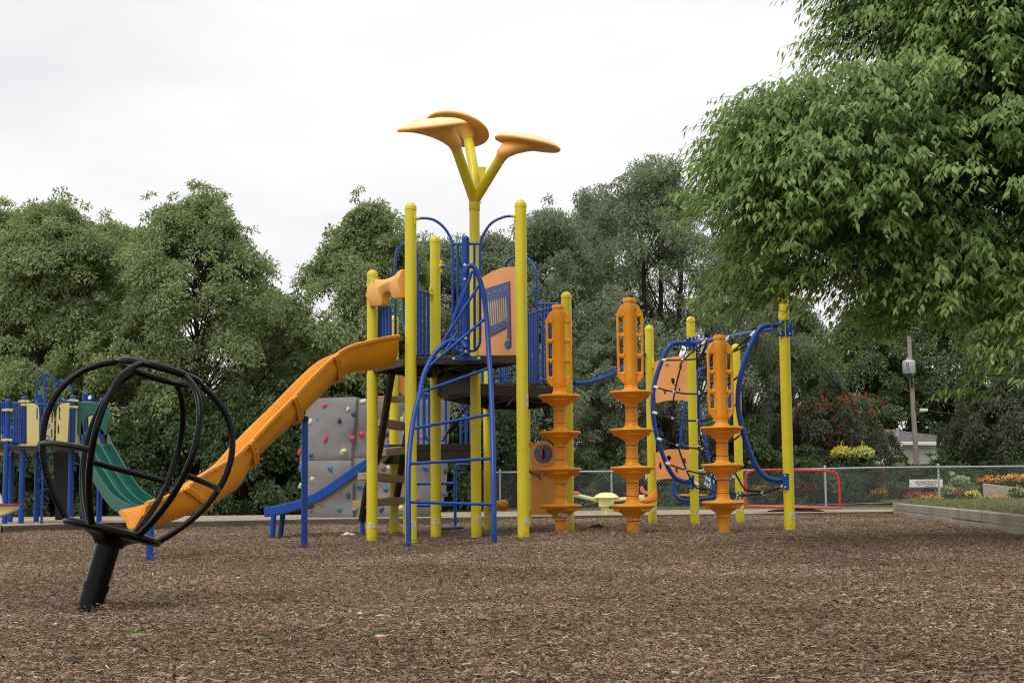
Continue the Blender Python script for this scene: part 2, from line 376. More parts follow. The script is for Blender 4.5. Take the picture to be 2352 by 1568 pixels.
def leaves_np(P, D, Nn, Ln, Wd, fold=.18, droop=.12):
    """six-point folded leaves: base P, direction D, face normal Nn"""
    D = norm(D); S = norm(np.cross(D, Nn)); Nn = np.cross(S, D)
    L_ = Ln[:, None]; W_ = Wd[:, None]
    b = P; mid = P + D * L_ * .42 - Nn * W_ * fold; t = P + D * L_ - Nn * L_ * droop
    l = P + D * L_ * .36 + S * W_ * .5; r = P + D * L_ * .36 - S * W_ * .5
    n = len(P); V = np.stack([b, l, mid, t, r], 1).reshape(-1, 3)
    i = np.arange(n)[:, None] * 5
    Fq = np.concatenate([i + np.array([0, 1, 2]), i + np.array([1, 3, 2]), i + np.array([0, 2, 4]), i + np.array([2, 3, 4])], 0)
    return V, Fq
def quads_np(P, D, Nn, Ln, Wd, droop=.15):
    D = norm(D); S = norm(np.cross(D, Nn)); Nn = np.cross(S, D); L_ = Ln[:, None]; W_ = Wd[:, None]
    V = np.stack([P, P + D * L_ * .45 + S * W_ * .5 + Nn * W_ * .1, P + D * L_ - Nn * L_ * droop, P + D * L_ * .45 - S * W_ * .5 + Nn * W_ * .1], 1).reshape(-1, 3)
    i = np.arange(len(P))[:, None] * 4
    return V, i + np.array([0, 1, 2, 3])

# ------------------------------------------------------------------ trees
def tree_parts(seed, h, rx, base, nclump, nleaf, leaf, lw, lmat, bmat, upright=.5, taper=.8, spread=.42, droop=.5, trunk_r=.16, lobes=5, stems=1, zflat=.6, gap=.0):
    """trunk with limbs and a crown of leaf sprays; returns (trunk mesh, crown mesh), base at the origin"""
    g = np.random.default_rng(seed); rr = random.Random(seed)
    ph = g.uniform(0, 6.28, lobes); am = g.uniform(.05, .2, lobes); fz = g.uniform(.6, 2.2, lobes); kz = g.integers(1, 4, lobes)
    def env(t, az):                                     # crown radius at height fraction t
        s = max(0.02, math.sin(math.pi * min(.98, .10 + .88 * t) ** taper)) ** .7
        q = 1 + sum(am[i] * math.sin(kz[i] * az + ph[i] + fz[i] * t * 6) for i in range(lobes))
        return rx * s * q
    cl = []
    for i in range(nclump):
        t = rr.random() ** .8; az = rr.uniform(0, 6.283); f = rr.random() ** .36
        r = env(t, az) * f
        cl.append(Vector((r * math.cos(az), r * math.sin(az), base + (h - base) * t + rr.uniform(-.2, .2))))
    for i in range(max(6, nclump // 16)):               # shoots standing out of the top
        az = rr.uniform(0, 6.283); r = rx * .55 * rr.random()
        cl.append(Vector((r * math.cos(az), r * math.sin(az), h + rr.uniform(-.15, -.01) * h - .35 * r * r / max(.5, rx))))
    tb = MB(); tops = []
    for s_ in range(stems):
        a = rr.uniform(0, 6.28); lean = (.0 if stems == 1 else .35 * rx)
        pts = []
        for k in range(7):
            q = k / 6
            pts.append(Vector((math.cos(a) * lean * q + rr.uniform(-.06, .06) * h * .12, math.sin(a) * lean * q + rr.uniform(-.06, .06) * h * .12, h * .86 * q - (.05 if k == 0 else 0))))
        pth = smooth_path(pts, 4); n = len(pth)
        tb.tube(pth, [trunk_r * (1.25 if i == 0 else 1) * (1 - .86 * i / n) for i in range(n)], 8); tops.append(pth)
    for c in cl:
        if rr.random() > .45: continue
        pth = tops[rr.randrange(stems)]; zt = max(base * .55, c.z - (.35 + .75 * rr.random()) * (abs(c.x) + abs(c.y)) * (.5 + upright))
        i = min(range(len(pth)), key=lambda k: abs(pth[k].z - zt)); s0 = pth[i]
        md = s0.lerp(c, .5) + Vector((rr.uniform(-.2, .2), rr.uniform(-.2, .2), .12 * (c - s0).length * (1 if upright < .6 else -.4)))
        r0 = max(.012, trunk_r * .34 * (1 - .8 * i / len(pth)))
        tb.tube(smooth_path([s0, md, c], 4), [r0 * (1 - .85 * k / 8) for k in range(9)], 5, caps=False)
    C = np.array([tuple(c) for c in cl]); nC = len(C)
    sz = spread * g.uniform(.55, 1.4, nC)
    up_ = np.where(C[:, 2] > base + (h - base) * .5)[0]; k_ = g.choice(up_, max(8, nC // 4)); ex = C[k_] + np.stack([g.normal(0, .25, len(k_)), g.normal(0, .25, len(k_)), g.uniform(.22, .60, len(k_))], 1)
    C = np.concatenate([C, ex]); sz = np.concatenate([sz, spread * g.uniform(.30, .55, len(k_))]); nC = len(C)
    pw = sz ** 2; idx = g.choice(nC, nleaf, p=pw / pw.sum())
    zc = base + (h - base) * .45
    A_ = C - np.array([0, 0, zc]); A_ = norm(A_ * np.array([1, 1, .55])) + np.array([0, 0, .85]) + g.normal(0, .30, (nC, 3)); A_ = norm(A_)    # each spray faces out and up
    a_ = A_[idx]; o = g.normal(0, 1, (nleaf, 3)); o = norm(o) * (g.random((nleaf, 1)) ** .45)
    o = o - a_ * (o * a_).sum(1, keepdims=True) * (1 - zflat * .62)
    rad = np.linalg.norm(o, axis=1)
    P = C[idx] + o * sz[idx][:, None]
    P[:, 2] -= rad ** 2 * sz[idx] * droop * .8
    D = o * .8 + a_ * .15 + g.normal(0, .55, (nleaf, 3)); D[:, 2] -= droop * .6
    Nn = a_ + g.normal(0, .42, (nleaf, 3))
    V, Fq = quads_np(P, D, Nn, leaf * g.uniform(.7, 1.35, nleaf), lw * g.uniform(.75, 1.3, nleaf))
    return tb, V, Fq, lmat, bmat
TREE = {}
def make_kind(key, **kw):
    tb, V, Fq, lm, bm = tree_parts(**kw)
    t = tb.build('trunk', bm, None, ang=60, fixn=False); c = np_mesh('crown', V, Fq, lm)
    TREE[key] = (t, c, [False])
def plant_tree(name, label, key, x, y, z, s=1.0, sz=None, rot=0.0, cat='tree', group=None):
    r = thing(name, label, cat, (x, y, z), group); r.scale = (s, s, sz or s); r.rotation_euler = (0, 0, rot)
    t, c, used = TREE[key]
    for o in (t, c):
        q = o if not used[0] else o.copy()
        if used[0]: COL.objects.link(q)
        q.parent = r
    used[0] = True
    return r
make_kind('ash1', seed=11, h=9.0, rx=3.3, base=1.0, nclump=330, nleaf=96000, leaf=.128, lw=.050, lmat=M['leaf_ash'], bmat=M['bark'], spread=.50, droop=.55, taper=.8, zflat=.6)
make_kind('ash2', seed=23, h=8.4, rx=2.9, base=.8, nclump=270, nleaf=80000, leaf=.128, lw=.050, lmat=M['leaf_ash'], bmat=M['bark'], spread=.47, droop=.55, taper=.85, stems=2, zflat=.6)
make_kind('willow1', seed=5, h=10.5, rx=3.3, base=1.9, nclump=230, nleaf=66000, leaf=.135, lw=.044, lmat=M['leaf_willow'], bmat=M['bark'], upright=.9, spread=.50, droop=.25, taper=.8, stems=3, zflat=.9, trunk_r=.2)
make_kind('willow2', seed=8, h=8.6, rx=2.6, base=1.2, nclump=150, nleaf=46000, leaf=.135, lw=.044, lmat=M['leaf_willow'], bmat=M['bark'], upright=.9, spread=.48, droop=.25, taper=.8, stems=2, zflat=.9)
make_kind('maple1', seed=31, h=9.0, rx=3.6, base=.8, nclump=200, nleaf=60000, leaf=.17, lw=.085, lmat=M['leaf_dark'], bmat=M['bark'], spread=.6, droop=.4, taper=.85)
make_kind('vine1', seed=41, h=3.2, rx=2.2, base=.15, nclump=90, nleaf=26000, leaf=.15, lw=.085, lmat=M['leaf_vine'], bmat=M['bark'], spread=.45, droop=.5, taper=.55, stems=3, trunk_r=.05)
make_kind('crab1', seed=51, h=4.4, rx=2.6, base=.9, nclump=120, nleaf=38000, leaf=.12, lw=.06, lmat=M['leaf_crab'], bmat=M['bark'], spread=.45, droop=.9, taper=.8, stems=2, trunk_r=.09)
make_kind('bush1', seed=61, h=1.5, rx=1.1, base=.05, nclump=46, nleaf=9000, leaf=.10, lw=.05, lmat=M['leaf_vine'], bmat=M['bark'], spread=.28, droop=.4, taper=.5, stems=3, trunk_r=.025)

def at_px(px, Y, z=0.0): return (W(px, 1126, Y).x, Y, z)
def T(name, label, key, px, Y, topy, s_h, rot, wide=1.0, cat='tree'):
    """stand a tree at photo column px, distance Y, its top reaching photo row topy"""
    x = W(px, topy, Y); hgt = x.z + .05; s = hgt / s_h
    return plant_tree(name, label, key, x.x, Y, -.05, s * wide, s, rot, cat)
hk = {'ash1': 9.0, 'ash2': 8.4, 'willow1': 10.5, 'willow2': 8.6, 'maple1': 9.0, 'vine1': 3.2, 'crab1': 4.4, 'bush1': 1.5}
trees = [
 ('ash_tree', 'light green ash tree cut by the left edge of the picture', 'ash1', 5, 44, 500, .4, .85),
 ('ash_tree', 'feathery ash tree rising above the yellow panels of the blue-posted play set', 'ash2', 120, 41, 478, 2.0, 1.0),
 ('ash_tree', 'darker, shorter ash tree in the dip between two taller crowns at the left', 'ash2', 255, 47, 525, 3.3, .95),
 ('ash_tree', 'broadest pale green ash tree, rising behind the black sphere spinner', 'ash1', 455, 40, 464, 1.1, 1.0),
 ('ash_tree', 'slim ash tree at the edge of the open sky gap above the big orange slide', 'ash2', 606, 45, 672, 5.2, 1.05),
 ('ash_tree', 'ash tree above the rock wall, just left of the yellow tower posts', 'ash2', 848, 41, 478, 4.1, .88),
 ('maple_tree', 'dark tree low behind the orange slide, in the gap of the skyline', 'maple1', 712, 50, 765, 2.2, .75),
 ('willow_tree', 'grey green tree showing between the two tallest yellow posts of the tower', 'willow2', 1000, 50, 562, .7, 1.1),
 ('willow_tree', 'narrow grey green tree behind the peach music panel of the tower', 'willow2', 1130, 52, 550, 2.4, 1.05),
 ('willow_tree', 'open airy willow with bare inner limbs, just right of the tallest right-hand tower post', 'willow2', 1262, 48, 495, 4.6, .86),
 ('willow_tree', 'tallest grey green willow behind the middle orange pod column', 'willow1', 1500, 50, 380, .3, .92),
 ('willow_tree', 'willow with a rounded separate head, between the first and middle pod columns', 'willow1', 1368, 54, 450, 3.9, .74),
 ('willow_tree', 'grey green willow behind the rope net, running into the near tree at the right', 'willow1', 1690, 56, 520, 5.1, .72),
 ('willow_tree', 'low drooping grey willow behind the fence between the first two pod columns', 'willow2', 1385, 46, 760, 1.9, 1.05),
 ('maple_tree', 'dark tree behind the leaning utility pole, left of it', 'maple1', 1985, 72, 730, 1.3, 1.0),
 ('maple_tree', 'dark green maple directly behind the grey utility pole', 'maple1', 2170, 74, 640, 4.4, 1.05),
 ('maple_tree', 'dark maple at the right edge of the picture, above the garden planter', 'maple1', 2360, 68, 660, 2.9, .9),
 ('maple_tree', 'small dark tree behind the net climber and the blue tube rocker', 'maple1', 1800, 58, 690, 5.9, .8),
 ('rowan_tree', 'rowan with clusters of orange berries, left of the black lamp post', 'crab1', 1900, 51.8, 895, .8, .82),
 ('crabapple_tree', 'wide dark crabapple hanging over the wooden fence at the right edge', 'crab1', 2310, 51, 880, 2.6, .95),
 ('crabapple_tree', 'second dark crabapple trailing toward the utility pole, between pole and picture edge', 'crab1', 2215, 53, 940, 5.0, .45),
]
tobj = []
for nm, lb, key, px, Y, ty, rot, wd in trees: tobj.append(T(nm, lb, key, px, Y, ty, hk[key], rot, wd))
shr = [
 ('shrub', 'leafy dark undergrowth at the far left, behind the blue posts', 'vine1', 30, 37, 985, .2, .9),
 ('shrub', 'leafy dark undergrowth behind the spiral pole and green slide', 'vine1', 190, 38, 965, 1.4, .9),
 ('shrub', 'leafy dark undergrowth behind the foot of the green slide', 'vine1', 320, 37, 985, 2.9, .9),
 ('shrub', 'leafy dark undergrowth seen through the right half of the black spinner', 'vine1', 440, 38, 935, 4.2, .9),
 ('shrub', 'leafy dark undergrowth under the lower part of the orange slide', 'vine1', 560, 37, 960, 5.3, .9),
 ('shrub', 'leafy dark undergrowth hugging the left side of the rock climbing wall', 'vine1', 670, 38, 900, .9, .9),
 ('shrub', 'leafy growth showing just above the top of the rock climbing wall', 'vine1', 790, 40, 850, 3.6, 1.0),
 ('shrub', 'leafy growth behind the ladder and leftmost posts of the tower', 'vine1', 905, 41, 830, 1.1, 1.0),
 ('shrub', 'leafy growth behind the lowest deck of the tower', 'vine1', 1030, 42, 880, 2.2, .9),
 ('shrub', 'dark shrub behind the fence, under the tower between its right posts', 'vine1', 1150, 44, 960, 5.5, .8),
 ('shrub', 'dark shrub behind the fence near the orange store-front panel', 'bush1', 1265, 44, 1040, .5, 1.2),
 ('shrub', 'dark spreading shrub low behind the fence, between the first two pod columns', 'bush1', 1345, 44, 1065, 1.5, 1.5),
 ('shrub', 'dark shrub behind the fence and the middle pod column', 'bush1', 1420, 45, 1050, 2.5, 1.2),
 ('shrub', 'dark shrub behind the fence below the peach hole panels', 'bush1', 1560, 45, 1080, 3.5, 1.4),
 ('shrub', 'dark shrub behind the fence under the rope net', 'vine1', 1700, 47, 975, 4.5, .9),
 ('shrub', 'dark shrub behind the rounded red rail of the merry-go-round', 'bush1', 1840, 46, 1055, 5.5, 1.4),
 ('shrub', 'dark shrub around the foot of the black lamp post', 'bush1', 1960, 49.2, 1060, .1, 1.1),
 ('shrub', 'green shrub in front of the red brown wooden fence, left of the white sign', 'bush1', 2075, 49.5, 1075, 1.9, 1.2),
 ('shrub', 'grey green shrub behind the white garden sign', 'bush1', 2170, 48.5, 1062, 2.8, 1.3),
 ('shrub', 'grey green shrub left of the tan garden planter', 'bush1', 2265, 48.5, 1080, 3.9, 1.1),
 ('shrub', 'dark shrub behind the tan planter at the right edge', 'bush1', 2345, 50, 1050, 5.0, 1.4),
]
for nm, lb, key, px, Y, ty, rot, wd in shr: T(nm, lb, key, px, Y, ty, hk[key], rot, wd, 'shrub')
# orange berries in the rowan: clusters through the outer crown
g = np.random.default_rng(77); rw = tobj[18]
nb = 170; cen = np.stack([g.uniform(-2.1, 2.1, nb), g.uniform(-2.1, 1.0, nb), g.uniform(1.4, 4.2, nb)], 1)
P = np.repeat(cen, 26, 0) + g.normal(0, .085, (nb * 26, 3)); nn = len(P)
V, Fq = quads_np(P, g.normal(0, 1, (nn, 3)), g.normal(0, 1, (nn, 3)), np.full(nn, .07), np.full(nn, .06))
bo = np_mesh('berries', V, Fq, M['berry']); bo.parent = rw

# ------------------------------------------------------------------ the near tree at the right
def near_tree():
    g = np.random.default_rng(3); rr = random.Random(3)
    root = thing('elm_tree', 'large near tree with fresh green drooping leaves filling the upper right corner', 'tree', (7.7, 14.6, 0))
    tb = MB()
    trunk = smooth_path([(7.7, 14.6, -.1), (7.65, 14.55, 1.0), (7.5, 14.5, 2.2), (7.1, 14.3, 4.0), (6.7, 14.0, 6.2), (6.4, 13.8, 8.6)], 5)
    tb.tube(trunk, [.30 * (1 - .8 * i / len(trunk)) for i in range(len(trunk))], 12)
    limbs = []
    def limb(a, b, r0, sag=.1, k=7, wob=.10):
        a = Vector(a); b = Vector(b); pts = []
        for i in range(k):
            q = i / (k - 1); p = a.lerp(b, q)
            p += Vector((rr.uniform(-wob, wob), rr.uniform(-wob, wob), rr.uniform(-wob, wob) + sag * math.sin(math.pi * q))) if 0 < i < k - 1 else Vector((0, 0, 0))
            pts.append(p)
        pth = smooth_path(pts, 4); n = len(pth)
        tb.tube(pth, [max(.004, r0 * (1 - .82 * i / n)) for i in range(n)], 6, caps=False); limbs.append((pth, r0)); return pth
    main = [((7.5, 14.5, 2.2), (4.6, 13.6, 3.35), .10), ((4.6, 13.6, 3.35), (2.4, 12.6, 3.5), .055), ((7.3, 14.4, 3.0), (4.0, 13.2, 4.6), .08),
            ((7.1, 14.3, 3.8), (3.6, 13.6, 5.6), .075), ((7.4, 14.4, 2.6), (5.4, 12.0, 3.3), .07), ((7.5, 14.5, 2.3), (4.4, 14.2, 2.4), .06),
            ((6.9, 14.2, 5.0), (4.6, 12.2, 6.6), .06), ((7.2, 14.3, 3.4), (5.0, 15.4, 4.4), .07), ((4.6, 13.6, 3.35), (3.2, 13.3, 2.5), .035), ((5.4, 12.0, 3.3), (4.4, 11.7, 2.2), .03),
            ((6.7, 14, 6.2), (3.9, 14.2, 7.2), .06)]
    for a, b, r in main: limb(a, b, r)
    ell = [((6.35, 13.6, 6.1), (2.95, 2.6, 3.5), 2600), ((2.88, 12.9, 3.38), (1.06, 1.1, .98), 680), ((3.75, 13.2, 2.72), (1.10, 1.1, .46), 360), ((4.35, 13.0, 2.42), (.85, .9, .34), 190), ((3.9, 12.8, 3.6), (1.5, 1.3, 1.1), 680),
           ((5.3, 13.4, 3.4), (1.5, 1.6, 1.2), 640), ((4.55, 11.9, 1.95), (.45, .4, .42), 50), ((5.2, 12.6, 2.5), (.7, .8, .5), 120), ((2.62, 12.7, 3.80), (.50, .6, .42), 90), ((4.05, 13.4, 5.0), (.7, .8, .9), 170), ((4.55, 13.3, 5.35), (1.35, 1.2, .95), 620), ((5.6, 13.0, 5.3), (1.2, 1.2, 1.0), 420)]
    P = []; D = []; NN = []; Ls = []
    for (c, r, n) in ell:
        c = Vector(c); bough = []
        for i in range(max(3, n // (32 if c.x > 5 else 20))):
            d = Vector((rr.gauss(0, 1), rr.gauss(0, 1), rr.gauss(0, 1))).normalized(); f = rr.random() ** .33
            bough.append((Vector((c.x + d.x * r[0] * f, c.y + d.y * r[1] * f, c.z + d.z * r[2] * f)), d, (Vector((d.x * .7 - .25, d.y * .7 - .2, .9 + .3 * d.z))).normalized(), rr.uniform(.42, .88)))
        for i in range(int(n * (1.7 if c.x > 4.2 else 1.95))):
            bc, d, ba, br_ = bough[rr.randrange(len(bough))]
            q = Vector((rr.gauss(0, 1), rr.gauss(0, 1), rr.gauss(0, 1))).normalized() * rr.random() ** .5; q = q - ba * q.dot(ba) * .82
            p = bc + q * br_ - Vector((0, 0, .30 * q.length_squared * br_)); d = (d * .5 + q).normalized()
            if i % 11 == 0 and p.z > 2.9: tb.tube([bc - ba * .12, bc.lerp(p, .6), p], [.012, .008, .005], 4, caps=False)
            if p.x > 6.4 or p.z < 1.25 or p.z > 8.2: continue
            od = Vector((d.x, d.y, 0)) + Vector((-.55, -.25, 0)); od = od.normalized()
            tip = p + od * rr.uniform(.28, .55) + Vector((0, 0, rr.uniform(-.05, .14) if d.z > .2 else rr.uniform(-.28, .04)))
            md = p.lerp(tip, .5) + Vector((rr.uniform(-.05, .05), rr.uniform(-.05, .05), .06))
            tw = smooth_path([p - od * .25 + Vector((0, 0, -.03)), p, md, tip], 3)
            tb.tube(tw, [.0034 * (1 - .7 * k / len(tw)) for k in range(len(tw))], 3, caps=False)
            nl = rr.randint(16, 24)
            for k in range(nl):
                q = .15 + .85 * k / nl; pp = tw[min(len(tw) - 1, int(q * (len(tw) - 1)))].lerp(tw[min(len(tw) - 1, int(q * (len(tw) - 1)) + 1)], rr.random())
                sd_ = Vector((-od.y, od.x, 0)) * (1 if k % 2 else -1)
                dd = od * rr.uniform(.3, .9) + sd_ * rr.uniform(.2, .8) + Vector((rr.gauss(0, .15), rr.gauss(0, .15), -rr.uniform(.35, 1.15)))
                P.append(pp + Vector((rr.gauss(0, .02), rr.gauss(0, .02), rr.gauss(0, .02)))); D.append(dd)
                NN.append(Vector((rr.gauss(0, .3), rr.gauss(0, .3), 1)) + od * .5); Ls.append(rr.uniform(.060, .112))
    P = np.array([tuple(p) for p in P]); D = np.array([tuple(p) for p in D]); NN = np.array([tuple(p) for p in NN]); Ls = np.array(Ls)
    V, Fq = leaves_np(P, D, NN, Ls, Ls * g.uniform(.32, .43, len(Ls)), .22, .16)
    np_mesh('crown', V, Fq, M['leaf_elm'], root)
    tb.build('trunk', M['bark'], root, ang=60, fixn=False)
near_tree()

# ------------------------------------------------------------------ ground
def grid(name, xs, ys, zf, mat):
    nx, ny = len(xs), len(ys)
    V = np.array([(x, y, zf(x, y)) for y in ys for x in xs]); i = np.arange(ny - 1)[:, None] * nx + np.arange(nx - 1)[None, :]
    i = i.ravel()[:, None]; Fq = i + np.array([0, 1, nx + 1, nx])
    o = np_mesh(name, V, Fq, mat); o.data.shade_smooth(); return structure(o)
M['mulch'] = groundmat('wood_chip_bed', [(.12, (.030, .021, .013)), (.42, (.125, .088, .058)), (.66, (.23, .17, .118)), (.9, (.40, .32, .235))], 40, .9, .3, (1, 1.6, 1), .03)
M['gravel'] = groundmat('pale_wood_chip_gravel', [(.1, (.16, .125, .085)), (.5, (.36, .295, .215)), (.9, (.58, .50, .40))], 26, .6, .25)
M['lawn'] = groundmat('mown_lawn', [(.1, (.07, .085, .03)), (.5, (.14, .16, .065)), (.9, (.25, .24, .12))], 18, .5, .5)
M['dirt'] = groundmat('dark_soil_and_shadow', [(.1, (.012, .009, .007)), (.9, (.05, .038, .03))], 20, .6, .2)  # bare soil; also colours the shadow hump under the merry-go-round
M['pathway'] = groundmat('sandy_path', [(.1, (.36, .32, .26)), (.9, (.52, .47, .40))], 30, .3, .2)
FARZ = lambda x, y: -.25 if y < 28 else (-.03 - .0 * y)
# border line of the chip bed (plan): far edge, then the right-hand wall coming towards the camera
BL = [(-22.0, 15.2), (-7.4, 20.7), (-6.27, 22.4), (-3.64, 23.9), (1.7, 25.1), (7.2, 26.9)]
BR = [(7.2, 26.9), (5.22, 14.5), (4.1, 6.8), (3.2, 1.0)]
def border_y(x):
    for i in range(len(BL) - 1):
        if BL[i][0] <= x <= BL[i + 1][0]:
            t = (x - BL[i][0]) / (BL[i + 1][0] - BL[i][0]); return BL[i][1] + t * (BL[i + 1][1] - BL[i][1])
    return BL[0][1] if x < BL[0][0] else BL[-1][1]
def wall_x(y):
    for i in range(len(BR) - 1):
        if BR[i + 1][1] <= y <= BR[i][1]:
            t = (y - BR[i][1]) / (BR[i + 1][1] - BR[i][1]); return BR[i][0] + t * (BR[i + 1][0] - BR[i][0])
    return BR[-1][0] if y < 1 else BR[0][0]
HOLLOWS = [(-3.6, 11.9, .9, .05), (-2.1, 7.0, 1.0, .012), (-2.9, 17.4, .5, .03), (.3, 6.2, .9, -.025), (2.2, 8.5, 1.4, -.03), (-1.4, 5.2, 1.0, .03), (1.0, 11.6, 1.2, .03), (-.5, 9.4, .8, -.03)]
def bedz(x, y): return -.006 - sum(.8 * hd * math.exp(-((x - hx) ** 2 + (y - hy) ** 2) / hr ** 2) for hx, hy, hr, hd in HOLLOWS) + gz(x, y) + .012 * math.sin(3.1 * x + 1.3 * y) * math.sin(2.3 * y)
grid('wood_chip_ground', np.arange(-20, 8.01, .25), np.concatenate([np.arange(-3, 14, .2), np.arange(14, 28, .4)]), lambda x, y: bedz(x, y) if (y < border_y(x) + .3 and x < wall_x(y) + .3) else -.12, M['mulch'])
def backz(x, y):                          # pale gravel beyond the border, falling away slightly to the fence
    return .085 - .115 * sstep(25, 40, y)
rows = []; xs = np.arange(-24, 11.3, .75)
Vg = []; Fg = []
for i, x in enumerate(xs):
    y0 = border_y(x) + .10
    for k in range(8):
        y = y0 + (40.6 - y0) * k / 7; Vg.append((x, y, backz(x, y)))
for i in range(len(xs) - 1):
    for k in range(7): a = i * 8 + k; Fg.append((a, a + 8, a + 9, a + 1))
structure(np_mesh('gravel_ground', Vg, Fg, M['gravel']))
def lawnz(x, y): return .215 - .10 * sstep(27, 42, y)
Vg = []; Fg = []; ys = [1 + .0, 4, 7, 10, 14, 18, 22, 26.9]
for i, y in enumerate(ys):
    for x in [wall_x(y) + .13, wall_x(y) + 1.5, wall_x(y) + 4, 30, 90]: Vg.append((x, y, .215))
for i in range(len(ys) - 1):
    for k in range(4): a = i * 5 + k; Fg.append((a, a + 1, a + 6, a + 5))
o = len(Vg)
for y in (26.9, 30, 34, 38, 42, 46):
    xl = 7.34 + (y - 26.9) * .262
    for x, dz in ((xl - .25, -.35), (xl, 0), (xl + 3, 0), (30, 0), (90, 0)): Vg.append((x, y, lawnz(x, y) + dz))
for i in range(5):
    for k in range(4): a = o + i * 5 + k; Fg.append((a, a + 1, a + 6, a + 5))
structure(np_mesh('lawn_ground', Vg, Fg, M['lawn']))
# the big sheet underneath, out to the horizon (lawn and soil beyond the fence)
def bigz(x, y): return -.16 if y < 36 else (-.045 if x < 7 else -.02)
xs = np.concatenate([[-400, -150, -60], np.arange(-40, 41, 5), [60, 150, 400]]); ys = np.concatenate([[-60, -20], np.arange(-10, 36, 4), [36.2, 41, 46, 52, 60, 80, 120, 200, 500]])
grid('grass_ground', xs, ys, bigz, M['lawn'])
structure(MB().add([(-2, 46.6, -.036), (40, 46.6, .0), (40, 56, .05), (-2, 56, .02)], [(0, 1, 2, 3)]).build('garden_soil', M['dirt']))
structure(MB().add([(-26, 40.2, -.038), (-1, 40.2, -.038), (-1, 56, .0), (-26, 56, .0)], [(0, 1, 2, 3)]).build('shaded_soil', M['dirt']))
structure(MB().add([(6.4, 44.4, -.02), (13.5, 43.2, .125), (22, 42.9, .125), (22, 44.2, .125), (13.5, 44.8, .11), (6.4, 44.9, -.02)], [(0, 1, 2, 3, 4, 5)]).build('garden_path', M['pathway']))

